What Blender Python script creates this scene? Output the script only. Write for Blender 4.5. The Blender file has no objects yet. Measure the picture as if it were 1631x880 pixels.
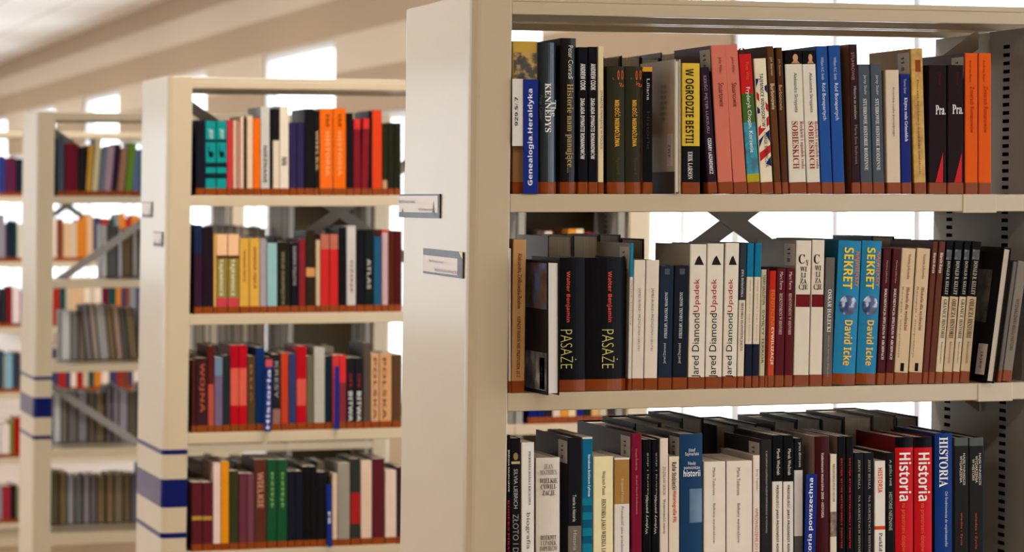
import bpy, math, random
from mathutils import Matrix
random.seed(7)
scene = bpy.context.scene
COL = scene.collection

# ------------------------------------------------------------------ camera, light, exposure
EYE = 1.70                       # camera height
TH = math.atan(1365.0 / 4400.0)  # angle between the shelf normal and the camera axis
FPX = 4400.0
ST, CT = math.sin(TH), math.cos(TH)
CX, CY = -4.4 * ST + 0.003 * CT, -4.4 * CT - 0.003 * ST
HOR = 315.0
cam_d = bpy.data.cameras.new('camera')
cam = bpy.data.objects.new('camera', cam_d)
COL.objects.link(cam)
cam.location = (CX, CY, EYE)
cam.rotation_euler = (math.pi / 2, 0, -TH)
cam_d.sensor_width = 36.0
cam_d.lens = FPX / 1631.0 * 36.0
cam_d.shift_y = -(440.0 - HOR) / 1631.0
cam_d.clip_start, cam_d.clip_end = 0.05, 200
cam_d.dof.use_dof = True
cam_d.dof.focus_distance = 4.52
cam_d.dof.aperture_fstop = 7.0
scene.camera = cam

vs = scene.view_settings
vs.view_transform = 'Standard'
vs.look = 'None'
vs.gamma = 1.0
vs.use_curve_mapping = False
vs.exposure = 0.85
WORLD_STRENGTH = 2.1
LAMP_STRENGTH = 27.0
world = bpy.data.worlds.new('overcast_sky')
scene.world = world
world.use_nodes = True
bg = world.node_tree.nodes['Background']
bg.inputs['Color'].default_value = (0.86, 0.94, 1.0, 1)
bg.inputs['Strength'].default_value = WORLD_STRENGTH
try:
    scene.cycles.max_bounces = 8
    scene.cycles.use_denoising = True
    scene.cycles.sample_clamp_indirect = 6
except Exception:
    pass


# ------------------------------------------------------------------ photo pixel <-> place
def uu(x):
    return (x - 815.5) / FPX


def PX(x, Y):
    """world X where the sight line through column x meets the upright plane Y, and its distance"""
    f = (Y - CY) / (CT - ST * uu(x))
    return CX + f * (ST + CT * uu(x)), f


def PZ(x, y, Y):
    return EYE + (HOR - y) / FPX * PX(x, Y)[1]


def WY(x, X):
    """world Y where the sight line through column x meets the plane X"""
    f = (X - CX) / (ST + CT * uu(x))
    return CY + f * (CT - ST * uu(x)), f


# ------------------------------------------------------------------ materials
def lin(c):
    c = c / 255.0
    return c / 12.92 if c <= 0.04045 else ((c + 0.055) / 1.055) ** 2.4


_m = {}


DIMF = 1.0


def M(col, rough=0.42, var=0.08, scale=60.0, coat=0.0, metal=0.0, bump=0.0, spec=0.05):
    k = (tuple(col), rough, var, scale, coat, metal, bump, spec, DIMF)
    if k in _m:
        return _m[k]
    m = bpy.data.materials.new('paint_%d_%d_%d' % tuple(int(v) for v in col))
    m.use_nodes = True
    nt = m.node_tree
    b = nt.nodes['Principled BSDF']
    b.inputs['Roughness'].default_value = rough
    b.inputs['Metallic'].default_value = metal
    b.inputs['Specular IOR Level'].default_value = spec
    b.inputs['Coat Weight'].default_value = coat
    b.inputs['Coat Roughness'].default_value = 0.12
    tc = nt.nodes.new('ShaderNodeTexCoord')
    nz = nt.nodes.new('ShaderNodeTexNoise')
    nz.inputs['Scale'].default_value = scale
    nz.inputs['Detail'].default_value = 3
    mx = nt.nodes.new('ShaderNodeMix')
    mx.data_type = 'RGBA'
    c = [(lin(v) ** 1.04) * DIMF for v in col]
    mx.inputs[6].default_value = (*[v * (1 - var) for v in c], 1)
    mx.inputs[7].default_value = (*[min(1, v * (1 + var)) for v in c], 1)
    nt.links.new(tc.outputs['Object'], nz.inputs['Vector'])
    nt.links.new(nz.outputs['Fac'], mx.inputs[0])
    nt.links.new(mx.outputs[2], b.inputs['Base Color'])
    if bump:
        bp = nt.nodes.new('ShaderNodeBump')
        bp.inputs['Strength'].default_value = bump
        bp.inputs['Distance'].default_value = 0.002
        nt.links.new(nz.outputs['Fac'], bp.inputs['Height'])
        nt.links.new(bp.outputs['Normal'], b.inputs['Normal'])
    _m[k] = m
    return m


def M_paper(col):
    k = ('paper', tuple(col))
    if k in _m:
        return _m[k]
    m = bpy.data.materials.new('paper_%d_%d_%d' % tuple(col))
    m.use_nodes = True
    nt = m.node_tree
    b = nt.nodes['Principled BSDF']
    b.inputs['Roughness'].default_value = 0.9
    tc = nt.nodes.new('ShaderNodeTexCoord')
    mp = nt.nodes.new('ShaderNodeMapping')
    mp.inputs['Scale'].default_value = (900, 4, 3)
    nz = nt.nodes.new('ShaderNodeTexNoise')
    nz.inputs['Scale'].default_value = 1.0
    mx = nt.nodes.new('ShaderNodeMix')
    mx.data_type = 'RGBA'
    c = [lin(v) for v in col]
    mx.inputs[6].default_value = (*[v * 0.62 for v in c], 1)
    mx.inputs[7].default_value = (*[min(1, v * 1.15) for v in c], 1)
    nt.links.new(tc.outputs['Object'], mp.inputs['Vector'])
    nt.links.new(mp.outputs['Vector'], nz.inputs['Vector'])
    nt.links.new(nz.outputs['Fac'], mx.inputs[0])
    nt.links.new(mx.outputs[2], b.inputs['Base Color'])
    _m[k] = m
    return m


def M_ramp(name, stops, scale, rough=0.35, stretch=(1, 1, 1)):
    """printed picture: a noise run through a colour ramp"""
    m = bpy.data.materials.new(name)
    m.use_nodes = True
    nt = m.node_tree
    b = nt.nodes['Principled BSDF']
    b.inputs['Roughness'].default_value = rough
    tc = nt.nodes.new('ShaderNodeTexCoord')
    mp = nt.nodes.new('ShaderNodeMapping')
    mp.inputs['Scale'].default_value = stretch
    nz = nt.nodes.new('ShaderNodeTexNoise')
    nz.inputs['Scale'].default_value = scale
    nz.inputs['Detail'].default_value = 5
    cr = nt.nodes.new('ShaderNodeValToRGB')
    e = cr.color_ramp.elements
    while len(e) < len(stops):
        e.new(0.5)
    for q, (p, c) in zip(e, stops):
        q.position = p
        q.color = (*[lin(v) for v in c], 1)
    nt.links.new(tc.outputs['Object'], mp.inputs['Vector'])
    nt.links.new(mp.outputs['Vector'], nz.inputs['Vector'])
    nt.links.new(nz.outputs['Fac'], cr.inputs['Fac'])
    nt.links.new(cr.outputs['Color'], b.inputs['Base Color'])
    return m


METAL = M((194, 176, 147), 0.3, 0.03, 8.0, coat=0.3, spec=0.3)
METAL_IN = M((150, 146, 138), 0.5, 0.05, 12.0)
SLOT = M((12, 12, 11), 0.8)
BLUE = M((6, 22, 88), 0.3, 0.04, 10, coat=0.3)
BAND = M((136, 64, 18), 0.3, 0.1, 25.0, coat=0.15)
PAPER = M_paper((214, 200, 178))
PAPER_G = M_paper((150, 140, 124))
PAPER_W = M_paper((236, 230, 220))
WHITE_STICK = M((196, 188, 176), 0.5, 0.05)


# ------------------------------------------------------------------ mesh helpers
class MB:
    def __init__(self):
        self.v, self.f, self.m, self.mats = [], [], [], []

    def mi(self, mat):
        if mat not in self.mats:
            self.mats.append(mat)
        return self.mats.index(mat)

    def face(self, pts, mat):
        n = len(self.v)
        self.v += [tuple(p) for p in pts]
        self.f.append(tuple(range(n, n + len(pts))))
        self.m.append(self.mi(mat))

    def grid(self, verts, faces, mat):
        n = len(self.v)
        self.v += [tuple(p) for p in verts]
        k = self.mi(mat)
        for f in faces:
            self.f.append(tuple(i + n for i in f))
            self.m.append(k)

    def box(self, x0, x1, y0, y1, z0, z1, mat, lean=0.0):
        V = []
        for z in (z0, z1):
            s = lean * (z - EYE)
            V += [(x0 + s, y0, z), (x1 + s, y0, z), (x1 + s, y1, z), (x0 + s, y1, z)]
        self.grid(V, [(3, 2, 1, 0), (4, 5, 6, 7), (0, 1, 5, 4), (1, 2, 6, 5), (2, 3, 7, 6), (3, 0, 4, 7)], mat)

    def prism(self, poly, z0, z1, mat, lean=0.0, cap=True):
        n = len(poly)
        V = []
        for z in (z0, z1):
            s = lean * (z - EYE)
            V += [(x + s, y, z) for x, y in poly]
        F = [(i, (i + 1) % n, n + (i + 1) % n, n + i) for i in range(n)]
        if cap:
            F += [tuple(range(n - 1, -1, -1)), tuple(range(n, 2 * n))]
        self.grid(V, F, mat)

    def build(self, name, parent=None, bevel=0.0, seg=2, smooth=False):
        me = bpy.data.meshes.new(name)
        me.from_pydata(self.v, [], self.f)
        for m in self.mats:
            me.materials.append(m)
        me.polygons.foreach_set('material_index', self.m)
        if smooth:
            me.polygons.foreach_set('use_smooth', [True] * len(self.f))
        me.update()
        o = bpy.data.objects.new(name, me)
        COL.objects.link(o)
        if parent is not None:
            o.parent = parent
        if bevel:
            md = o.modifiers.new('edge', 'BEVEL')
            md.width, md.segments, md.limit_method = bevel, seg, 'ANGLE'
        return o


def empty(name, loc, rot=(0, 0, 0)):
    o = bpy.data.objects.new(name, None)
    o.empty_display_size = 0.02
    COL.objects.link(o)
    o.location = loc
    o.rotation_euler = rot
    return o


def tag(o, label, cat, group=None, kind=None):
    o['label'] = label
    o['category'] = cat
    if group:
        o['group'] = group
    if kind:
        o['kind'] = kind
    return o


def struct(o):
    o['kind'] = 'structure'
    return o


# ------------------------------------------------------------------ lettering: queued, filled at the end in one go
TEXTS = []      # (mesh, string, style, mapping function)


def serif(s):
    r = ''
    for c in s:
        if 'A' <= c <= 'Z':
            r += chr(0x1D400 + ord(c) - 65)
        elif 'a' <= c <= 'z':
            r += chr(0x1D41A + ord(c) - 97)
        else:
            r += c
    return r


def sans_bold(s):
    return ''.join(chr(0x1D5D4 + ord(c) - 65) if 'A' <= c <= 'Z' else chr(0x1D5EE + ord(c) - 97) if 'a' <= c <= 'z' else chr(0x1D7EC + ord(c) - 48) if '0' <= c <= '9' else c for c in s)


def lettering(name, s, mat, mapf, parent, style=''):
    me = bpy.data.meshes.new(name)
    me.materials.append(mat)
    o = bpy.data.objects.new(name, me)
    COL.objects.link(o)
    o.parent = parent
    TEXTS.append((me, s, style, mapf))
    return o


def flush_texts():
    todo = {}
    for me, s, st, f in TEXTS:
        todo.setdefault((s, 's' in st, 'b' in st, 't' in st), None)
    tmp = []
    for k in todo:
        c = bpy.data.curves.new('lettering_curve', 'FONT')
        c.body = serif(k[0]) if k[1] else sans_bold(k[0]) if k[2] else k[0]
        c.size = 1.0
        c.resolution_u = 3
        c.align_x = 'CENTER' if '\n' in k[0] else 'LEFT'
        c.space_line = 0.85
        if k[3]:
            c.offset = -0.018
        o = bpy.data.objects.new('lettering_curve', c)
        COL.objects.link(o)
        tmp.append((k, o))
    bpy.context.view_layer.update()
    dg = bpy.context.evaluated_depsgraph_get()
    for k, o in tmp:
        ev = o.evaluated_get(dg)
        t = ev.to_mesh()
        V = [(v.co.x, v.co.y) for v in t.vertices]
        F = [tuple(p.vertices) for p in t.polygons]
        ev.to_mesh_clear()
        if V:
            x0, x1 = min(v[0] for v in V), max(v[0] for v in V)
            y0, y1 = min(v[1] for v in V), max(v[1] for v in V)
            V = [((a - x0) / max(1e-6, x1 - x0), (b - y0) / max(1e-6, y1 - y0)) for a, b in V]
        todo[k] = (V, F)
    for k, o in tmp:
        c = o.data
        bpy.data.objects.remove(o)
        bpy.data.curves.remove(c)
    for me, s, st, f in TEXTS:
        V, F = todo[(s, 's' in st, 'b' in st, 't' in st)]
        me.from_pydata([f(a, b) for a, b in V], [], F)
        me.update()


# ------------------------------------------------------------------ the room
XW = 3.2
ZC = 3.53
YN, YF = -7.0, 46.0
XL = -6.5

m_floor = M_ramp('floor_linoleum', [(0.35, (120, 96, 72)), (0.65, (140, 114, 88))], 3.0, 0.4)
b = MB()
b.box(XL - 0.2, XW + 0.3, YN - 0.2, YF + 0.2, -0.1, 0.0, m_floor)
struct(b.build('floor'))


def ceiling_material():
    m = bpy.data.materials.new('ceiling_tiles')
    m.use_nodes = True
    nt = m.node_tree
    p = nt.nodes['Principled BSDF']
    p.inputs['Roughness'].default_value = 0.9
    tc = nt.nodes.new('ShaderNodeTexCoord')
    br = nt.nodes.new('ShaderNodeTexBrick')
    br.offset = 0.0
    br.inputs['Scale'].default_value = 1.0
    br.inputs['Brick Width'].default_value = 0.6
    br.inputs['Row Height'].default_value = 0.6
    br.inputs['Mortar Size'].default_value = 0.012
    br.inputs['Color1'].default_value = (0.95, 0.94, 0.92, 1)
    br.inputs['Color2'].default_value = (0.97, 0.96, 0.94, 1)
    br.inputs['Mortar'].default_value = (0.6, 0.56, 0.5, 1)
    nt.links.new(tc.outputs['Object'], br.inputs['Vector'])
    nt.links.new(br.outputs['Color'], p.inputs['Base Color'])
    return m


b = MB()
b.box(XL - 0.2, XW + 0.3, YN - 0.2, YF + 0.2, ZC, ZC + 0.1, ceiling_material())
struct(b.build('ceiling'))


def banded_wall():
    """beige wall with two paler horizontal bands"""
    m = bpy.data.materials.new('beige_banded_wall')
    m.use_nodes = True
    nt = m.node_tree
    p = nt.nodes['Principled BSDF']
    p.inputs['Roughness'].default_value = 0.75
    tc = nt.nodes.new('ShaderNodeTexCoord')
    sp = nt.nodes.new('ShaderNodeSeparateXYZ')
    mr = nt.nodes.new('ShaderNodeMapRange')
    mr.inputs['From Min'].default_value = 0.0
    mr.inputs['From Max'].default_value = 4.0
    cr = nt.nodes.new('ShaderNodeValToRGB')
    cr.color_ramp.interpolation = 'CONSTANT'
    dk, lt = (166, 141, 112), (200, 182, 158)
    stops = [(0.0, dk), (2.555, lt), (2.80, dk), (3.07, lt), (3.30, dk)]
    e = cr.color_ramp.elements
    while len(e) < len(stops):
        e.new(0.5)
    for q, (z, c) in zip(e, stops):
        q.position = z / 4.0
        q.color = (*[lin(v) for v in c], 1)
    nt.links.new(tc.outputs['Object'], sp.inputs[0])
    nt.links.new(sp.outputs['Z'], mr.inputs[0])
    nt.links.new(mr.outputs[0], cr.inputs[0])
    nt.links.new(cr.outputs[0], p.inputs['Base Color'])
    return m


WALLP = banded_wall()
WT = 0.12
# tall windows up to z=2.78, lower glazing up to 2.26 between them
wins = []
for k in range(-2, 9):
    y0 = 5.1 + 4.68 * (k - 1)
    wins.append((y0, y0 + 2.4))
wins[3] = (4.3, 7.1)
wins = [w for w in wins if w[0] > YN + 0.2 and w[1] < YF - 0.2]
ZS, ZL, ZT = 0.40, 2.26, 2.80
b = MB()
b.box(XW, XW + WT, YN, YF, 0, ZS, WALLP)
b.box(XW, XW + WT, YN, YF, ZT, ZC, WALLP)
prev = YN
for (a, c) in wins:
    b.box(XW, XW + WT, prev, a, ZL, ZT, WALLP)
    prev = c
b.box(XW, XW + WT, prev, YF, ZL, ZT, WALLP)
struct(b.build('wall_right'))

m_frame = M((225, 228, 230), 0.4, 0.03)


def glass_material():
    m = bpy.data.materials.new('window_glass')
    m.use_nodes = True
    nt = m.node_tree
    out = nt.nodes['Material Output']
    nt.nodes.remove(nt.nodes['Principled BSDF'])
    t = nt.nodes.new('ShaderNodeBsdfTransparent')
    g = nt.nodes.new('ShaderNodeBsdfGlossy')
    g.inputs['Roughness'].default_value = 0.02
    mx = nt.nodes.new('ShaderNodeMixShader')
    mx.inputs[0].default_value = 0.05
    nt.links.new(t.outputs[0], mx.inputs[1])
    nt.links.new(g.outputs[0], mx.inputs[2])
    nt.links.new(mx.outputs[0], out.inputs['Surface'])
    return m


GLASS = glass_material()


def window(n, y0, y1, z0, z1, x, mull):
    """frame, mullions and panes of one opening"""
    e = empty('window_%d' % n, (x, (y0 + y1) / 2, z0))
    struct(e)
    f = MB()
    h, L = z1 - z0, (y1 - y0) / 2
    w = 0.05
    f.box(-0.03, 0.03, -L, L, 0, w, m_frame)
    f.box(-0.03, 0.03, -L, L, h - w, h, m_frame)
    f.box(-0.03, 0.03, -L, -L + w, w, h - w, m_frame)
    f.box(-0.03, 0.03, L - w, L, w, h - w, m_frame)
    for q in mull:
        f.box(-0.025, 0.025, -L + q * 2 * L - 0.03, -L + q * 2 * L + 0.03, w, h - w, m_frame)
    f.build('window_frame', e)
    g = MB()
    g.box(-0.004, 0.004, -L + w, L - w, w, h - w, GLASS)
    g.build('pane', e)


n = 1
prev = YN
for (a, c) in wins:
    if a - prev > 0.3:
        window(n, prev, a, ZS, ZL, XW + 0.06, [0.25, 0.5, 0.75] if a - prev > 1.5 else [0.5])
        n += 1
    window(n, a, c, ZS, ZT, XW + 0.06, [0.35, 0.62] if a < 5 else [])
    n += 1
    prev = c
if YF - prev > 0.3:
    window(n, prev, YF, ZS, ZL, XW + 0.06, [0.25, 0.5, 0.75])
    n += 1

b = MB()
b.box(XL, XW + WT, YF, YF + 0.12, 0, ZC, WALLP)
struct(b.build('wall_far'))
b = MB()
b.box(XL, XW + WT, YN - 0.12, YN, 0, ZC, M((214, 200, 182), 0.8, 0.03, 4))
struct(b.build('wall_near'))
# opposite side: glazed from a low sill to near the ceiling
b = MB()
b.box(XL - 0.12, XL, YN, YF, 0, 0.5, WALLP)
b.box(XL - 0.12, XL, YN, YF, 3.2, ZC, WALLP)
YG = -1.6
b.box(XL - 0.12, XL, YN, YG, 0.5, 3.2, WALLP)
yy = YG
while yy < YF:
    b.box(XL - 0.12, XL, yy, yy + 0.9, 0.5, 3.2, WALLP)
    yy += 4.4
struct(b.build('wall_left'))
yy = YG
while yy < YF - 1:
    window(n, yy + 0.9, min(yy + 4.4, YF), 0.5, 3.2, XL - 0.06, [0.333, 0.667])
    n += 1
    yy += 4.4

# ceiling lights over the aisles
m_lamp = bpy.data.materials.new('lamp_diffuser')
m_lamp.use_nodes = True
p = m_lamp.node_tree.nodes['Principled BSDF']
p.inputs['Base Color'].default_value = (0.9, 0.9, 0.9, 1)
p.inputs['Emission Color'].default_value = (1.0, 0.92, 0.82, 1)
p.inputs['Emission Strength'].default_value = LAMP_STRENGTH


def ceiling_light(x, y, word):
    e = empty('ceiling_light', (x, y, ZC))
    tag(e, 'flush fluorescent ceiling light over the ' + word, 'ceiling light', 'fluorescent ceiling lights')
    f = MB()
    f.box(-0.66, 0.66, -0.17, -0.145, -0.06, 0.0, m_frame)
    f.box(-0.66, 0.66, 0.145, 0.17, -0.06, 0.0, m_frame)
    f.box(-0.66, -0.63, -0.145, 0.145, -0.06, 0.0, m_frame)
    f.box(0.63, 0.66, -0.145, 0.145, -0.06, 0.0, m_frame)
    f.build('housing', e)
    d = MB()
    d.box(-0.63, 0.63, -0.145, 0.145, -0.05, -0.02, m_lamp)
    d.build('diffuser', e)


ceiling_light(-2.6, -3.4, 'floor before the front bookcase, open side')  # unseen fill light, added to brighten the front bookcase
ceiling_light(0.4, -3.4, 'floor before the front bookcase')  # second added fill, out of view, lifts the book spines but not the end panel
for (ly, wd) in ((1.75, 'aisle behind the front bookcase'), (7.95, 'aisle behind the third bookcase'), (11.2, 'aisle behind the fourth bookcase'),
                 (15.5, 'floor far behind the bookcases'), (19.5, 'second far stretch of floor'), (23.5, 'third far stretch of floor'), (27.5, 'fourth far stretch of floor'),
                 (31.5, 'fifth far stretch of floor'), (35.5, 'sixth far stretch of floor')):
    ceiling_light(0.6, ly, wd)
    ceiling_light(-2.6, ly, wd + ', open side')

# ------------------------------------------------------------------ bookcases
PITCH = 0.3177
S1 = EYE + 0.0057
LV = [S1 - PITCH * i for i in range(6)]
UNITS = [(0.0, 0.0, 0.0125), (0.067, 3.10, 0.014), (0.132, 6.23, 0.010), (0.20, 9.34, 0.010)]
DEP = 0.41
TOP = EYE + 0.325
BAY = [0.928, 0.915, 0.90, 0.90]


def rounded(x0, x1, y0, y1, r, n=5):
    """outline with both x0 corners rounded, counter-clockwise"""
    P = [(x1, y0), (x1, y1)]
    for i in range(n + 1):
        a = math.pi / 2 + i * math.pi / 2 / n
        P.append((x0 + r + r * math.cos(a), y1 - r + r * math.sin(a)))
    for i in range(n + 1):
        a = math.pi + i * math.pi / 2 / n
        P.append((x0 + r + r * math.cos(a), y0 + r + r * math.sin(a)))
    return P


def perforated(mb, x, y0, y1, z0, z1, cols, mat, lean, sw=0.024, sh=0.0065, step=0.0143):
    """sheet in the plane X=x facing -X, with columns of slots"""
    ys = [y0]
    for c in cols:
        ys += [c - sw / 2, c + sw / 2]
    ys.append(y1)
    zs = [z0]
    z = z0 + 0.02
    while z + sh < z1 - 0.02:
        zs += [z, z + sh]
        z += step
    zs.append(z1)
    L = lambda zz: lean * (zz - EYE)
    for i in range(len(ys) - 1):
        if i % 2 == 0:
            a, c = ys[i], ys[i + 1]
            mb.face([(x + L(z0), c, z0), (x + L(z0), a, z0), (x + L(z1), a, z1), (x + L(z1), c, z1)], mat)
            continue
        for j in range(len(zs) - 1):
            a, c, p, q = ys[i], ys[i + 1], zs[j], zs[j + 1]
            if j % 2 == 0:
                mb.face([(x + L(p), c, p), (x + L(p), a, p), (x + L(q), a, q), (x + L(q), c, q)], mat)
            else:
                d = 0.005
                A = [(x + L(p), c, p), (x + L(p), a, p), (x + L(q), a, q), (x + L(q), c, q)]
                B = [(v[0] + d, v[1], v[2]) for v in A]
                mb.face(B, SLOT)
                for s in range(4):
                    t = (s + 1) % 4
                    mb.face([A[s], A[t], B[t], B[s]], SLOT)
    mb.box(x + 0.006, x + 0.026, y0, y1, z0, z1, mat, lean)


def bookcase(k, label):
    X0, Y0, lean = UNITS[k]
    e = empty('bookcase', (X0, Y0, 0))
    tag(e, label, 'bookcase', 'rows of metal library bookcases')
    bay = BAY[k]
    end = 1.245 if k else 1.9

    def piece(name, fn, bevel=0.0015, parent=e, smooth=False):
        mb = MB()
        fn(mb)
        return mb.build(name, parent, bevel, smooth=smooth)

    # end panel: box section with rounded outer corners
    pan = piece('end_panel', lambda mb: mb.prism(rounded(-0.068, 0.0, 0, DEP, 0.016), 0, TOP, METAL, lean), 0.002)
    for (z1, z0) in ((EYE - 0.673, EYE - 0.686), (EYE - 0.752, EYE - 0.827), (EYE - 0.895, EYE - 0.909)):
        def band(mb, z0=z0, z1=z1):
            out = rounded(-0.0686, 0.0, -0.0006, DEP + 0.0006, 0.0166)
            inn = rounded(-0.0682, 0.0, -0.0002, DEP + 0.0002, 0.0162)
            out, inn = out[1:] + out[:1], inn[1:] + inn[:1]
            for (P, flip) in ((out, False), (inn, True)):
                for i in range(len(P) - 1):
                    q = []
                    for (pt, z) in ((P[i], z0), (P[i + 1], z0), (P[i + 1], z1), (P[i], z1)):
                        q.append((pt[0] + lean * (z - EYE), pt[1], z))
                    mb.face(q[::-1] if flip else q, BLUE)
            for i in range(len(out) - 1):
                for z, fl in ((z1, False), (z0, True)):
                    s = lean * (z - EYE)
                    q = [(out[i][0] + s, out[i][1], z), (out[i + 1][0] + s, out[i + 1][1], z), (inn[i + 1][0] + s, inn[i + 1][1], z), (inn[i][0] + s, inn[i][1], z)]
                    mb.face(q[::-1] if fl else q, BLUE)
        piece('stripe', band, 0.0, pan)
    # right-hand end panel of the row
    piece('end_panel', lambda mb: mb.prism([(end + 0.068 - (x), y) for x, y in [(p[0] + 0.068, p[1]) for p in rounded(-0.068, 0, 0, DEP, 0.016)]][::-1], 0, TOP, METAL, lean), 0.002)
    # side frame between the bays
    def frame(mb, x):
        perforated(mb, x, 0.012, 0.17, 0.05, TOP - 0.035, (0.105,), METAL_IN, lean)
        perforated(mb, x + 0.008, 0.17, 0.40, 0.05, TOP - 0.035, (0.335,), METAL_IN, lean)
    piece('side_frame', lambda mb: frame(mb, bay), 0.0)
    piece('side_frame', lambda mb: frame(mb, end - 0.036), 0.0)
    if k in (1, 2):
        def backp(mb):
            mb.box(bay + 0.03, end - 0.036, 0.2, 0.206, 0.1, TOP - 0.04, M((92, 80, 62), 0.5), lean)
        piece('back_panel', backp)
    # top, front and rear, with a slit of light between
    for (a, c) in ((0.0, 0.185), (0.215, DEP)):
        def top(mb, a=a, c=c):
            mb.box(-0.001, end, a, c, TOP - 0.012, TOP - 0.003, METAL, 0)
            mb.box(-0.001, end, a, a + 0.012, TOP - 0.0325, TOP - 0.012, METAL, 0)
            mb.box(-0.001, end, c - 0.012, c, TOP - 0.0325, TOP - 0.012, METAL, 0)
            mb.box(-0.001, end, (a + c) / 2 - 0.01, (a + c) / 2 + 0.01, TOP - 0.024, TOP - 0.012, METAL_IN, 0)
        o = piece('top_shelf', top)
        o.location.x = 0.004
    # shelves
    for i, z in enumerate(LV):
        off = lean * (z - EYE) - 0.0005
        for (a, c) in ((0.0, 0.2), (0.21, DEP)):
            br = [PX(q, 0)[0] for q in (1586, 1611, 1594, 1590, 1590, 1590)][i] - off if k == 0 else bay
            for (xa, xb) in ((0.0, br - 0.001), (br, end)):
                def sh(mb, a=a, c=c, xa=xa, xb=xb, z=z, off=off):
                    mb.box(xa + off, xb + off, a, c, z - 0.0292, z, METAL, 0)
                piece('shelf', sh, 0.0018)
    # crossed braces in the middle of the first bay
    for (zc, sgn) in ((EYE - 0.04, 1), (EYE - 0.04, -1), (EYE - 1.02, -1)):
        if True:
            def brace(mb, zc=zc, sgn=sgn):
                hx, sl, w = bay / 2, 0.69, 0.021
                xm, y = bay / 2, 0.2045 + 0.0015 * sgn
                V = []
                for yy_ in (y - 0.0012, y + 0.0012):
                    for (sx, sw) in ((-1, -1), (1, -1), (1, 1), (-1, 1)):
                        V.append((xm + sx * hx, yy_, zc + sgn * sx * hx * sl + sw * w * 0.85))
                mb.grid(V, [(0, 1, 2, 3), (7, 6, 5, 4), (0, 4, 5, 1), (1, 5, 6, 2), (2, 6, 7, 3), (3, 7, 4, 0)], M((158, 153, 145), 0.45, 0.04, 10))
            piece('brace', brace, 0.0)
    piece('base', lambda mb: mb.box(0.0, end, 0.02, DEP - 0.02, 0.0, LV[5] - 0.03, METAL, 0))
    return e


BC = [bookcase(0, 'cream metal library bookcase with two paper cards stuck on its end panel'),
      bookcase(1, 'blurred cream bookcase with dark blue bands and crowded shelves, second from the front'),
      bookcase(2, 'blurred bookcase with mostly bare front shelves and slanting braces, third from the front'),
      bookcase(3, 'strongly blurred bookcase at the photo edge, fourth and last of the row')]

# joint covers on the shelf edges of the front bookcase
for lev, xa, xb in ((0, 1533, 1587), (1, 1557, 1612.5), (2, 1540, 1595)):
    b = MB()
    a_, c_ = PX(xa, 0)[0], PX(xb, 0)[0]
    b.box(a_, c_, -0.0018, 0.03, LV[lev] - 0.0315, LV[lev] + 0.0001, METAL, 0)
    b.build('joint_cover', BC[0], 0.0012)

# card holders on the end panels
CARD = M((216, 196, 180), 0.25, 0.03, 30)
CLEAR = bpy.data.materials.new('clear_plastic')
CLEAR.use_nodes = True
_nt = CLEAR.node_tree
_o = _nt.nodes['Material Output']
_nt.nodes.remove(_nt.nodes['Principled BSDF'])
_t, _g, _x = _nt.nodes.new('ShaderNodeBsdfTransparent'), _nt.nodes.new('ShaderNodeBsdfGlossy'), _nt.nodes.new('ShaderNodeMixShader')
_g.inputs['Roughness'].default_value = 0.08
_x.inputs[0].default_value = 0.03
_nt.links.new(_t.outputs[0], _x.inputs[1])
_nt.links.new(_g.outputs[0], _x.inputs[2])
_nt.links.new(_x.outputs[0], _o.inputs['Surface'])


def card_holder(k, y0, y1, z0, z1, lines, tilt, style=0):
    X0, Y0, lean = UNITS[k]
    zc = (z0 + z1) / 2
    h = empty('card_holder', (-0.0685 + lean * (zc - EYE), (y0 + y1) / 2, zc))
    h.parent = BC[k]
    h.rotation_euler = (tilt, 0, 0)
    L, H = (y1 - y0) / 2, (z1 - z0) / 2
    dark = M((66, 62, 66), 0.3, 0.05)
    mb = MB()
    mb.box(-0.002, 0.0, -L, L, -H, H, dark)
    mb.build('backing', h, 0.0006)
    mb = MB()
    if style == 0:
        mb.box(-0.0026, -0.002, -L + 0.012, L - 0.004, -H + 0.009, H - 0.003, CARD)
    else:
        mb.box(-0.0026, -0.002, -L + 0.03, L - 0.004, -H + 0.004, H - 0.011, CARD)
    mb.build('card', h)
    if style == 1:
        mb = MB()
        mb.face([(-0.0029, -L + 0.0, H), (-0.0029, -L + 0.022, H), (-0.0029, -L + 0.0, H - 0.011)], M((236, 214, 150), 0.4))
        mb.build('folded_corner', h)
    else:
        for yy_, w_, hh in ((-L + 0.035, 0.011, 0.025), (L - 0.03, 0.012, 0.012)):
            mb = MB()
            mb.face([(-0.0029, yy_ + w_, -H + 0.004), (-0.0029, yy_ - w_, -H + 0.004), (-0.0029, yy_, -H + 0.004 + hh)], M((70, 66, 70), 0.4))
            mb.build('arrow_mark', h)
    mb = MB()
    mb.box(-0.0042, -0.0034, -L, L, -H, H, CLEAR)
    mb.build('clear_cover', h)
    for (s, ya, yb, za, zb) in lines:
        # text runs from the far end towards the camera
        def mp(t, v, ya=ya, yb=yb, za=za, zb=zb):
            return (-0.003, ya + (yb - ya) * t, za + (zb - za) * v)
        lettering('card_text', s, M((110, 98, 98), 0.6), mp, h)


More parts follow.
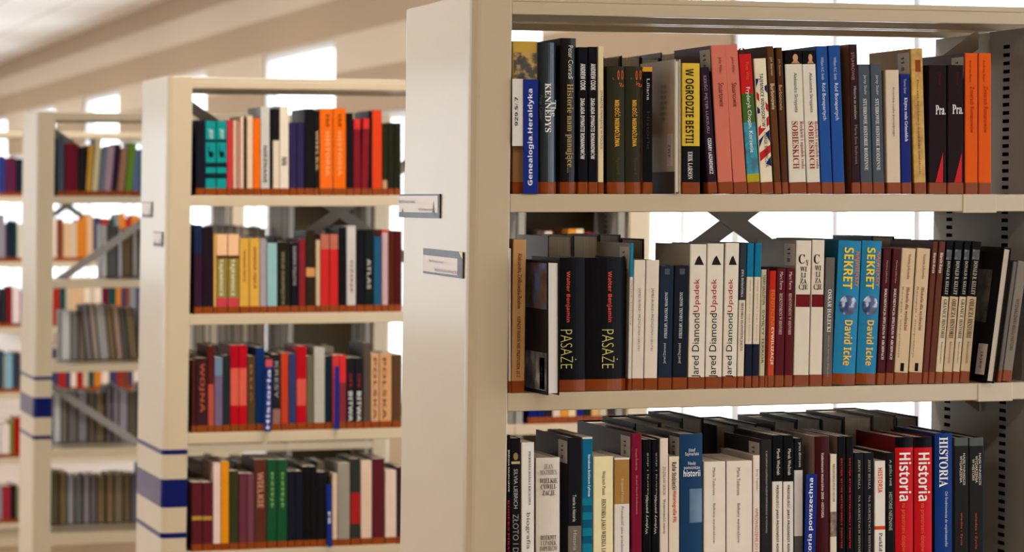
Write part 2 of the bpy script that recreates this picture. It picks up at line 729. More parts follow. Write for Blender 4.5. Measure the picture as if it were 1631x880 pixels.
ya, yb = WY(703, -0.068)[0], 0.425
card_holder(0, ya, yb, EYE - 0.034, EYE + 0.006, [('94(100) Historia świata', 0.125, 0.02, 0.003, 0.0105), ('94(100) Historia świata', 0.0, -0.095, -0.0095, -0.003)], 0.0)
ya = WY(741, -0.068)[0]
card_holder(0, max(0.012, ya), 0.262, EYE - 0.128, EYE - 0.086, [('94(4) Historia Europy', 0.08, -0.01, -0.002, 0.004), ('94(410) Historia Wielkiej Brytanii', 0.045, -0.112, -0.0165, -0.0095)], 0.01, 1)
card_holder(1, 0.2, 0.36, EYE - 0.055, EYE - 0.012, [], 0.0)
card_holder(1, 0.03, 0.17, EYE - 0.132, EYE - 0.092, [], 0.0)


# ------------------------------------------------------------------ books
ORD = ('first second third fourth fifth sixth seventh eighth ninth tenth eleventh twelfth thirteenth fourteenth fifteenth sixteenth seventeenth eighteenth '
       'nineteenth twentieth').split()


def ordinal(n):
    if n <= 20:
        return ORD[n - 1]
    tens = {2: 'twenty', 3: 'thirty', 4: 'forty', 5: 'fifty'}[n // 10]
    if n % 10 == 0:
        return tens[:-1] + 'ieth'
    return tens + '-' + ORD[n % 10 - 1]


NB = [0]


def book(loc, w, h, d, segs, side, tilt=0.0, round_=0.0, band=0.019, hard=False, paper=None, fore=False, rotz=0.0, texts=(), gloss=0.0,
         name='book', label='', group=None, sticker=False, soft=False, patches=(), t=None, parent=None):
    """segs: [(height fraction from the top where the colour ends, colour or material)]; spine at local y=0 facing -Y.
    texts: (string, colour, f0, f1, centre, size, flags), f from the top."""
    e = empty(name, loc, (0, tilt, rotz))
    tag(e, label, 'book', group)
    t = t or (0.0022 if hard else 0.0008)
    t = min(t, w * 0.2)
    rb = round_
    mm = [(f, s if not isinstance(s, tuple) else M(s, 0.36, 0.07, 40.0, gloss)) for f, s in segs]
    sm = side if not isinstance(side, tuple) else M(side, 0.4, 0.08, 40.0, gloss)
    # profile
    if rb > 0:
        n = 8
        prof = [(w * i / n, rb * (2 * i / n - 1) ** 2) for i in range(n + 1)]
    else:
        c = min(0.0016, w * 0.2)
        prof = [(0, c), (c * 0.35, c * 0.35), (c, 0), (w - c, 0), (w - c * 0.35, c * 0.35), (w, c)]
    outer = [(0, d)] + prof + [(w, d)]
    inner = [(t, d)] + [(min(max(x, t), w - t), y + t) for x, y in prof] + [(w - t, d)]
    if fore:
        outer = [(w - x, d - y) for x, y in outer]
        inner = [(w - x, d - y) for x, y in inner]
    N = len(outer)
    zs = [0.0]
    for f, m_ in reversed(mm[:-1]):
        zs.append(h * (1 - f))
    zs.append(h)
    cm = MB()
    for k in range(len(zs) - 1):
        m_ = mm[len(mm) - 1 - k][1]
        z0, z1 = zs[k], zs[k + 1]
        for i in range(N - 1):
            sp = 0 < i < N - 2
            a, c = outer[i], outer[i + 1]
            cm.face([(a[0], a[1], z0), (c[0], c[1], z0), (c[0], c[1], z1), (a[0], a[1], z1)], m_ if sp else sm)
    for i in range(N - 1):
        a, c, p, q = outer[i], outer[i + 1], inner[i], inner[i + 1]
        cm.face([(p[0], p[1], 0), (q[0], q[1], 0), (q[0], q[1], h), (p[0], p[1], h)][::-1], sm)
        mt = mm[0][1] if 0 < i < N - 2 else sm
        cm.face([(a[0], a[1], h), (c[0], c[1], h), (q[0], q[1], h), (p[0], p[1], h)], mt)
        cm.face([(a[0], a[1], 0), (c[0], c[1], 0), (q[0], q[1], 0), (p[0], p[1], 0)][::-1], sm)
    for i in (0, N - 1):
        a, p = outer[i], inner[i]
        q = [(a[0], a[1], 0), (p[0], p[1], 0), (p[0], p[1], h), (a[0], a[1], h)]
        cm.face(q, sm)
    co = cm.build('cover', e)
    gap = 0.003 if hard else 0.0006
    pm = MB()
    y0, y1 = (rb + t + 0.0008, d - gap)
    if fore:
        y0, y1 = d - y1, d - y0
    pm.box(t + 0.0003, w - t - 0.0003, y0, y1, gap, h - gap, paper or PAPER)
    pm.build('pages', e)
    sy = (lambda x: (rb * (2 * x / w - 1) ** 2 if rb > 0 else 0.0))
    if band and not fore:
        bm_ = MB()
        o2 = []
        for (x, y) in [(0, min(d * 0.2, 0.02))] + prof + [(w, min(d * 0.2, 0.02))]:
            o2.append((x + (-0.0003 if x <= 1e-6 else 0.0003 if x >= w - 1e-6 else 0), y - (0.0005 if 0 < x < w else 0.0003)))
        for i in range(len(o2) - 1):
            a, c = o2[i], o2[i + 1]
            bm_.face([(a[0], a[1], 0.0004), (c[0], c[1], 0.0004), (c[0], c[1], band), (a[0], a[1], band)], BAND)
        bm_.build('shelf_mark_tape', e)
    for tx in texts:
        s, colr, f0, f1, cx, sz = tx[:6]
        fl = tx[6] if len(tx) > 6 else ''
        mt = M(colr, 0.45, 0.03)
        za, zb = h * (1 - f0), h * (1 - f1)
        xc, ww = cx * w, sz * w

        ymin = min(sy(min(max(xc + q_ * ww, 0), w)) for q_ in (-0.5, -0.25, 0, 0.25, 0.5))

        def mp(u_, v_, ymin=ymin, za=za, zb=zb, xc=xc, ww=ww, fl=fl):
            if 'h' in fl:
                x = xc + (u_ - 0.5) * ww
                z = zb + (za - zb) * v_
            elif 'u' in fl:
                x = xc - (v_ - 0.5) * ww
                z = zb + (za - zb) * u_
            else:
                x = xc + (v_ - 0.5) * ww
                z = za + (zb - za) * u_
            return (x, ymin - 0.0008, z)
        lettering('spine_text', s, mt, mp, e, fl)
    for pt in patches:
        # (name, x0, x1 fractions, f0, f1, material) on the spine
        nm, xa, xb, f0, f1, mt = pt
        pb = MB()
        if isinstance(mt, tuple):
            mt = M(mt, 0.4, 0.05)
        if isinstance(xa, (list, tuple)):
            pb.face([(q_[0] * w, sy(q_[0] * w) - 0.00045, h * (1 - q_[1])) for q_ in xa], mt)
            pb.build(nm, e)
            continue
        K = 6
        if 'globe' in nm or 'star' in nm or nm == 'portrait_face':
            K = 0
            xm_, zm_ = w * (xa + xb) / 2, h * (1 - (f0 + f1) / 2)
            rx, rz = w * (xb - xa) / 2, h * (f1 - f0) / 2
            ring_ = [(xm_ + rx * math.cos(2 * math.pi * q_ / 20), zm_ + rz * math.sin(2 * math.pi * q_ / 20)) for q_ in range(20)]
            for q_ in range(20):
                a_, c_ = ring_[q_], ring_[(q_ + 1) % 20]
                pb.face([(xm_, sy(xm_) - 0.0005, zm_), (a_[0], sy(a_[0]) - 0.0005, a_[1]), (c_[0], sy(c_[0]) - 0.0005, c_[1])], mt)
        for i in range(K):
            q0, q1 = w * (xa + (xb - xa) * i / K), w * (xa + (xb - xa) * (i + 1) / K)
            ez = 0.0002 if nm == 'title_strip' else 0.0
            pb.face([(q0, sy(q0) - 0.0004 - ez, h * (1 - f1)), (q1, sy(q1) - 0.0004 - ez, h * (1 - f1)), (q1, sy(q1) - 0.0004 - ez, h * (1 - f0)), (q0, sy(q0) - 0.0004 - ez, h * (1 - f0))], mt)
        pb.build(nm, e)
    if sticker:
        sb = MB()
        sb.box(-0.0005, 0.0002, 0.006, 0.05, h - 0.042, h - 0.006, WHITE_STICK)
        so = sb.build('call_number_label', e)

        def mp2(u_, v_):
            return (-0.0008, 0.036 - 0.012 * v_, h - 0.012 - 0.024 * u_)
        lettering('label_print', '11-8', M((50, 46, 44), 0.6), mp2, so, 'b')
    NB[0] += 1
    return e


def colname(c):
    r, g, bl = c
    mx, mn = max(c), min(c)
    if mx < 48:
        return 'black'
    if mx - mn < 28:
        return 'dark grey' if mx < 95 else 'grey' if mx < 160 else 'pale grey' if mx < 205 else 'white'
    if r == mx:
        if g > 0.82 * r:
            return 'cream' if bl > 130 else 'olive' if r < 130 else 'yellow'
        if bl > 0.72 * r and r > 180:
            return 'cream'
        if g < 0.42 * r:
            return 'maroon' if r < 140 else 'red'
        if bl > 0.62 * g and r > 175:
            return 'beige' if g > 0.7 * r else 'pink'
        if r > 200 and bl < 90:
            return 'orange' if g < 0.62 * r else 'golden'
        return 'brown' if r < 150 else 'tan'
    if g == mx:
        return 'teal' if bl > 0.75 * g else 'green'
    return 'navy' if mx < 110 else 'mauve' if r > 0.8 * bl else 'blue'


def px_book(k, lev, x0, x1, yt, shift=0.0, rec=0.003, depth=None, segs=None, **kw):
    """book on the front shelf of unit k: columns x0..x1 at its foot, top row yt, sideways shift of its top in px"""
    X0, Y0, lean = UNITS[k]
    Y = Y0 + rec
    z = LV[lev]
    a, f = PX(x0, Y)
    c, _ = PX(x1, Y)
    xm = (x0 + x1) / 2
    ztop = PZ(xm + shift, yt, Y)
    h = ztop - z
    w = (c - a) * 0.985
    tilt = math.atan((PX(xm + shift, Y)[0] - PX(xm, Y)[0]) / h)
    if abs(tilt) < 0.012:
        tilt = 0.0
    d = depth or min(0.185, 0.70 * h)
    yb = HOR + (EYE - z) / f * FPX
    fr = lambda y: (y - yt) / (yb - yt)
    sg = [(fr(q[0]), q[1]) for q in segs[:-1]] + [(1.0, segs[-1][1])]
    tx = []
    for t_ in kw.pop('texts', ()):
        tx.append((t_[0], t_[1], fr(t_[2]), fr(t_[3])) + tuple(t_[4:]))
    pt = []
    for t_ in kw.pop('patches', ()):
        if isinstance(t_[1], (list, tuple)):
            pt.append((t_[0], [(q_[0], fr(q_[1])) for q_ in t_[1]], 0, 0, 0, t_[2]))
        else:
            pt.append((t_[0], t_[1], t_[2], fr(t_[3]), fr(t_[4]), t_[5]))
    lx, lz = a + (c - a) * 0.0075, z
    if tilt > 0:
        # stands on its right-hand lower edge
        lz = z + w * math.sin(tilt)
        lx = a + (c - a) - w * math.cos(tilt) if False else lx
    elif tilt < 0:
        lz = z
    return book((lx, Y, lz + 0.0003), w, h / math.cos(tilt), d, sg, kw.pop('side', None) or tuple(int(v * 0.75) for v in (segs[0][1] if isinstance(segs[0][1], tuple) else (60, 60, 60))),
                tilt=tilt, texts=tx, patches=pt, **kw)


SHELF_NAME = ['top shelf', 'second shelf', 'third shelf', 'fourth shelf', 'fifth shelf', 'sixth shelf']
CASE_NAME = ['front bookcase', 'second bookcase', 'third bookcase', 'fourth bookcase']


def run(k, lev, rows, **common):
    """rows: list of dicts / tuples of one shelf, in order from the end panel"""
    for i, r in enumerate(rows):
        r = dict(r)
        r.update({q: v for q, v in common.items() if q not in r})
        desc = r.pop('desc')
        g = 'books on the %s of the %s' % (SHELF_NAME[lev], CASE_NAME[k])
        if k == 0:
            lab = '%s, %s of front bookcase' % (desc, SHELF_NAME[lev])
        else:
            lab = '%s, %s from end panel, %s of %s' % (desc, ordinal(i + 1), SHELF_NAME[lev], CASE_NAME[k])
        x0, x1, yt = r.pop('p')
        px_book(k, lev, x0, x1, yt, r.pop('s', 0.0), label=lab, group=g, **r)


BK, WH = (14, 14, 16), (228, 222, 212)
CRM = (226, 212, 188)


def B(x0, x1, yt, col, desc, texts=(), s=0.0, **kw):
    segs = kw.pop('segs', None) or [(0, col)]
    return dict(p=(x0, x1, yt), desc=desc, segs=segs, texts=texts, s=s, **kw)


GOLD = (196, 160, 70)
SALMON = (208, 118, 98)
BLUEB = (38, 82, 150)
SOB = (222, 214, 196)
mosaic = M_ramp('printed_figure', [(0.3, (24, 22, 24)), (0.5, (70, 60, 48)), (0.62, (190, 150, 70))], 55.0)
portrait = M_ramp('printed_portrait', [(0.35, (20, 14, 12)), (0.55, (60, 36, 24)), (0.75, (200, 160, 120))], 40.0)
flagp = M_ramp('printed_flag', [(0.40, (200, 40, 48)), (0.45, (230, 222, 205)), (0.53, (230, 222, 205)), (0.56, (24, 40, 96))], 42.0, stretch=(1, 1, 0.7))
teal_print = M_ramp('printed_teal', [(0.45, (20, 140, 160)), (0.6, (16, 96, 116))], 50.0)
gold_cloth = M_ramp('gold_cloth', [(0.35, (166, 120, 30)), (0.65, (206, 160, 56))], 50.0)
red_tri = (196, 40, 44)
PORT = [('portrait_dress', [(0.36, 102), (0.86, 102), (0.72, 97), (0.5, 97)], (190, 140, 104)), ('portrait_face', 0.46, 0.76, 87, 98.5, (206, 160, 122))]

row1 = [
    B(816, 857, 66, GOLD, 'thick gold book with dark figure behind the blue divider', segs=[(130, GOLD), (288, (150, 112, 74)), (0, (150, 112, 74))], rec=0.012,
      patches=[('printed_figure', 0.04, 0.96, 84, 128, mosaic)], hard=True),
    B(858.5, 887, 68, (26, 38, 48), 'glossy dark blue hardback with bold white serif title', [('The', (220, 220, 215), 160, 186, 0.82, 0.26, 's'), ('KENNEDYS', (236, 234, 228), 133, 211, 0.5, 0.34, 's'), ('Peter Collier', (70, 84, 96), 152, 192, 0.13, 0.2)],
      round_=0.006, hard=True, gloss=0.8),
    B(893.5, 919, 61, (16, 15, 16), 'tall black hardback with gold script title', [('Peter Conradi', (214, 206, 190), 73, 126, 0.6, 0.3), ('Historie nam panujące...', (176, 150, 92), 134, 275, 0.52, 0.5, 's')], round_=0.005, hard=True, gloss=0.3),
    B(920.5, 936, 75.5, (20, 19, 24), 'black paperback with white condensed title, beside gold script book', [('ANDREW COOK', (232, 228, 220), 102, 144, 0.5, 0.52, 'b'), ('ZAGŁADA DYNASTII ROMANOWÓW', (232, 228, 220), 157, 254, 0.5, 0.52, 'b')]),
    B(937, 952, 75, (20, 19, 24), 'black paperback with white condensed title, beside thin cream book', [('ANDREW COOK', (232, 228, 220), 102, 144, 0.5, 0.52, 'b'), ('ZAGŁADA DYNASTII ROMANOWÓW', (232, 228, 220), 157, 254, 0.5, 0.52, 'b')]),
    B(952.5, 961.5, 74, (224, 206, 164), 'thin cream book with small dark capitals', [('DYNASTIE PANUJĄCE W POLSCE', (60, 44, 34), 145, 238, 0.55, 0.5)]),
    B(968, 996, 106, (52, 50, 36), 'dark olive hardback with orange arc lettering and yellow title', [('MIŁOŚĆ NIEMOŻLIWA', (236, 178, 50), 160, 234, 0.56, 0.34, 'b'), ('Ryszard', (84, 76, 54), 252, 278, 0.56, 0.26)], round_=0.004, hard=True),
    B(997, 1022.5, 106, (52, 50, 36), 'dark olive hardback with orange arc lettering beside black gold-capped book', [('MIŁOŚĆ NIEMOŻLIWA', (236, 178, 50), 160, 234, 0.56, 0.34, 'b'), ('Ryszard', (84, 76, 54), 252, 278, 0.56, 0.26)], round_=0.004, hard=True),
    B(1023.5, 1039.5, 107, BK, 'black book with golden strip at its head', [('Liliana', (200, 196, 190), 126, 160, 0.55, 0.3), ('Historie', (74, 50, 44), 178, 238, 0.55, 0.3)], segs=[(114.5, (222, 160, 48)), (0, BK)]),
    B(1074.5, 1084, 95, (160, 146, 126), 'book turned pages outward showing grey cover, label', fore=True, rec=-0.012, depth=0.165, side=(186, 172, 148), hard=True, paper=PAPER_W),
    B(1086, 1115, 101, (220, 184, 64), 'yellow and black book with heavy black title', [('W OGRODZIE BESTII', (22, 20, 16), 110, 229, 0.42, 0.46, 'b'), ('ERIK LARSON', (226, 220, 210), 242, 286, 0.45, 0.26, 's')], segs=[(233, (220, 184, 64)), (0, (22, 22, 24))], s=-1, hard=True),
    B(1128, 1142.5, 108, (44, 28, 44), 'dark purple leaning book with lilac capitals', [('SZEŚĆ PIĘTER LUKSUSU', (176, 140, 160), 121, 213, 0.45, 0.48), ('CEZARY ŁAZAREWICZ', (236, 230, 224), 221, 278, 0.5, 0.4, 'b')], s=-13),
    B(1144.5, 1168, 73, SALMON, 'salmon pink leaning hardback beside dark purple book', [('John Miller', (110, 50, 40), 92, 118, 0.55, 0.24), ('Stuartowie', (90, 34, 28), 133, 171, 0.55, 0.36)], s=-12.6, hard=True, side=(76, 40, 30), sticker=True, depth=0.17),
    B(1169, 1190.5, 72, SALMON, 'salmon pink leaning hardback beside red book with ribbon', [('John Miller', (110, 50, 40), 92, 118, 0.55, 0.24), ('Stuartowie', (90, 34, 28), 133, 171, 0.55, 0.36)], s=-16, hard=True, side=(150, 74, 56)),
    B(1191.5, 1211.5, 87, (196, 34, 34), 'red, green and blue book with white title and ribbon', [('Fryderyk Chopin. Korzenie', (236, 236, 226), 140, 244, 0.5, 0.4), ('Piotr Witt', (216, 110, 40), 100, 128, 0.6, 0.26)],
      segs=[(150, (196, 34, 34)), (196, (70, 104, 40)), (278, teal_print), (291, (176, 166, 40)), (0, (176, 166, 40))], s=-15, hard=True, side=(70, 20, 20)),
    B(1212.5, 1232, 94, (232, 218, 188), 'cream spine with red and blue flag print', [('TAJEMNICE WINDSORÓW', (20, 18, 18), 118, 203, 0.5, 0.42, 'b'), ('MAREK RYBARCZYK', (60, 50, 50), 212, 268, 0.6, 0.26)], s=-12,
      patches=[('flag_print', [(0.05, 140), (0.05, 126), (0.34, 126)], (24, 40, 96)), ('flag_print', [(0.05, 158), (0.05, 146), (0.95, 168), (0.95, 180)], (192, 36, 44)), ('flag_print', [(0.05, 182), (0.05, 170), (0.50, 180)], (24, 40, 96)), ('flag_print', [(0.95, 150), (0.60, 140), (0.95, 136)], (24, 40, 96)), ('flag_print', [(0.05, 204), (0.95, 186), (0.95, 200), (0.05, 218)], (192, 36, 44)), ('flag_print', [(0.05, 236), (0.05, 224), (0.50, 216)], (24, 40, 96)), ('flag_print', [(0.95, 228), (0.95, 208), (0.60, 214)], (24, 40, 96)), ('flag_print', [(0.05, 244), (0.95, 232), (0.95, 244), (0.05, 258)], (192, 36, 44)), ('flag_print', [(0.95, 266), (0.95, 250), (0.50, 262)], (24, 40, 96)), ('title_strip', 0.26, 0.74, 116, 205, (232, 220, 194))]),
    B(1234, 1245, 74, (98, 62, 34), 'brown leaning book with cream title, beside flag spine', [('J.H. Sherman', (220, 200, 160), 92, 121, 0.5, 0.4), ('Burbonowie', (226, 206, 166), 134, 175, 0.5, 0.56)], s=-13, hard=True),
    B(1246, 1256, 76, (86, 52, 28), 'brown leaning book with cream title, beside cream portrait spine', [('J.H. Sherman', (190, 168, 128), 95, 121, 0.4, 0.4), ('Burbonowie', (190, 168, 128), 136, 176, 0.4, 0.5)], s=-10, hard=True),
    B(1257.5, 1285, 81.5, SOB, 'cream book with portrait at its head, beside brown book', [('Aleksandra Skrzypietz', (60, 48, 44), 117, 180, 0.55, 0.26), ('Rozkwit i upadek rodu', (150, 44, 40), 194, 270, 0.82, 0.24, 's'), ('SOBIESKICH', (150, 36, 36), 194, 270, 0.44, 0.36, 's')],
      segs=[(103, (20, 15, 13)), (0, SOB)], s=-8, patches=PORT),
    B(1286, 1307.5, 81.5, SOB, 'cream book with portrait at its head, beside blue book', [('Aleksandra Skrzypietz', (60, 48, 44), 117, 180, 0.55, 0.28), ('Rozkwit i upadek rodu', (150, 44, 40), 194, 270, 0.82, 0.26, 's'), ('SOBIESKICH', (150, 36, 36), 194, 270, 0.44, 0.38, 's')],
      segs=[(103, (20, 15, 13)), (0, SOB)], s=-9, patches=PORT),
    B(1308.5, 1326.5, 74, BLUEB, 'bright blue hardback with white title, beside cream portrait spine', [('William H.C. Smith', (200, 206, 214), 92, 128, 0.5, 0.24), ('Ród Bonapartych', (226, 228, 230), 133, 192, 0.5, 0.4)], s=-9, hard=True),
    B(1327.5, 1346, 73, BLUEB, 'bright blue hardback with white title, beside brown and purple book', [('William H.C. Smith', (200, 206, 214), 92, 128, 0.5, 0.24), ('Ród Bonapartych', (226, 228, 230), 133, 192, 0.5, 0.4)], s=-8, hard=True),
    B(1357, 1370.5, 71, (52, 32, 34), 'dark purple-brown book with faint red initials', [('STUHROWIE', (180, 120, 110), 84, 128, 0.4, 0.34), ('Historia ze smakiem', (200, 180, 170), 138, 190, 0.6, 0.3), ('Maria Ewa Stuhrowa', (150, 130, 124), 200, 262, 0.6, 0.3)], s=-5, side=(128, 84, 56), hard=True),
    B(1371.5, 1390, 103, (78, 86, 94), 'slate grey book with white capitals, beside dark purple-brown book', [('Jerzy Stuhr', (196, 196, 192), 120, 152, 0.55, 0.3), ('STUHROWIE HISTORIE RODZINNE', (214, 212, 206), 158, 272, 0.5, 0.32, 's')], s=-5),
    B(1391, 1409, 103, (78, 86, 94), 'slate grey book with white capitals, beside cream book', [('Jerzy Stuhr', (196, 196, 192), 120, 152, 0.55, 0.3), ('STUHROWIE HISTORIE RODZINNE', (214, 212, 206), 158, 272, 0.5, 0.32, 's')], s=-5),
    B(1413, 1435, 112, (216, 196, 172), 'pale cream book with tiny lettering', [('Kronika rodu panującego', (120, 96, 82), 140, 218, 0.55, 0.2)], s=-3, side=(196, 186, 164)),
    B(1436, 1452, 118.5, (34, 44, 116), 'navy blue book with white title', [('Thomas Eisner', (190, 190, 206), 126, 150, 0.5, 0.24), ('Klątwa rodu Grimaldich', (226, 226, 232), 156, 226, 0.52, 0.4, 's')], s=-3),
    B(1456, 1475.5, 78, (0, 0, 0), 'gold cloth hardback with small red crest', [('Poczet królów i książąt polskich', (120, 76, 30), 128, 278, 0.5, 0.24)], segs=[(0, gold_cloth)], s=-6, hard=True, side=(150, 112, 36), sticker=True, depth=0.165,
      patches=[('printed_crest', 0.35, 0.8, 96, 115, (146, 70, 26))]),
    B(1479, 1507.5, 104, (38, 22, 24), 'maroon black book with red wedge, beside gold cloth hardback', [('Pra.', (236, 232, 228), 168, 183, 0.66, 0.56, 'hs'), ('Dynastie', (92, 36, 34), 116, 136, 0.6, 0.2)], s=-2),
    B(1509, 1535, 104, (38, 22, 24), 'maroon black book with red wedge, beside orange books', [('Pra.', (236, 232, 228), 167, 182, 0.62, 0.66, 'hs'), ('Dynastie', (92, 36, 34), 116, 136, 0.6, 0.2)], s=-2),
    B(1537, 1557.5, 85, (222, 92, 20), 'bright orange book beside maroon black book', [('Andrzej Bajor', (130, 40, 10), 96, 132, 0.4, 0.2), ('Zmierzch Romanowów', (140, 44, 14), 138, 212, 0.55, 0.3)], s=-2, sticker=True, side=(70, 40, 36)),
    B(1558.5, 1579, 85, (222, 92, 20), 'bright orange book standing last on its shelf', [('Andrzej Bajor', (130, 40, 10), 96, 132, 0.4, 0.2), ('Zmierzch Romanowów', (140, 44, 14), 138, 212, 0.55, 0.3)], s=-2),
]
run(0, 0, row1)

DARKBLUE = (34, 46, 62)
UPA = (226, 216, 198)
MAR = (92, 26, 34)
DKM = (78, 28, 32)
SEK = (42, 130, 170)
HDW = (212, 186, 150)
rocks = M_ramp('printed_rocks', [(0.3, (26, 20, 16)), (0.5, (96, 74, 54)), (0.56, (60, 76, 120)), (0.7, (110, 124, 160))], 28.0)
snow = M_ramp('printed_snow', [(0.35, (40, 34, 34)), (0.55, (120, 116, 116)), (0.7, (190, 188, 190))], 30.0)
skullp = M_ramp('printed_skull', [(0.4, (30, 26, 22)), (0.6, (120, 106, 84)), (0.75, (150, 136, 110))], 24.0)
earth = M_ramp('printed_globe', [(0.35, (10, 14, 40)), (0.5, (40, 60, 120)), (0.62, (200, 210, 225))], 60.0)
boats = M_ramp('printed_people', [(0.35, (50, 40, 34)), (0.55, (150, 116, 90)), (0.7, (220, 205, 185))], 55.0)


def jared(x0, x1, yt, desc, s):
    return B(x0, x1, yt, UPA, desc, [('Upadek', (170, 34, 44), 445, 498, 0.46, 0.42, 'u'), ('Jared Diamond', (34, 32, 32), 500, 603, 0.48, 0.56, 'u')], s=s,
             patches=[('pyramid_print', [(0.26, 423), (0.84, 423), (0.66, 413), (0.56, 408), (0.44, 411), (0.34, 417)], (40, 36, 36))])


def sekret(x0, x1, desc, s):
    return B(x0, x1, 385, SEK, desc, [('NAJWIĘKSZY', (222, 120, 40), 402, 458, 0.82, 0.22, 'b'), ('SEKRET', (240, 200, 50), 396, 462, 0.44, 0.42, 'b'), ('David Icke', (240, 190, 60), 512, 584, 0.58, 0.36, 'b')],
             s=s, round_=0.003, hard=True, patches=[('printed_globe', 0.12, 0.92, 472, 505, earth)])


def kelley(x0, x1, title, desc, s, wht=(216, 196, 164)):
    return B(x0, x1, 386, BK, desc, [('DONALD R. KELLEY', (190, 180, 164), 417, 471, 0.55, 0.42, 's'), (title, (60, 48, 40), 478, 540, 0.5, 0.5, 's'), ('Badania przeszłości', (120, 96, 76), 546, 580, 0.5, 0.3)],
             segs=[(474, BK), (0, wht)], s=s, patches=[('portrait_print', 0.15, 0.85, 399, 415, snow)])


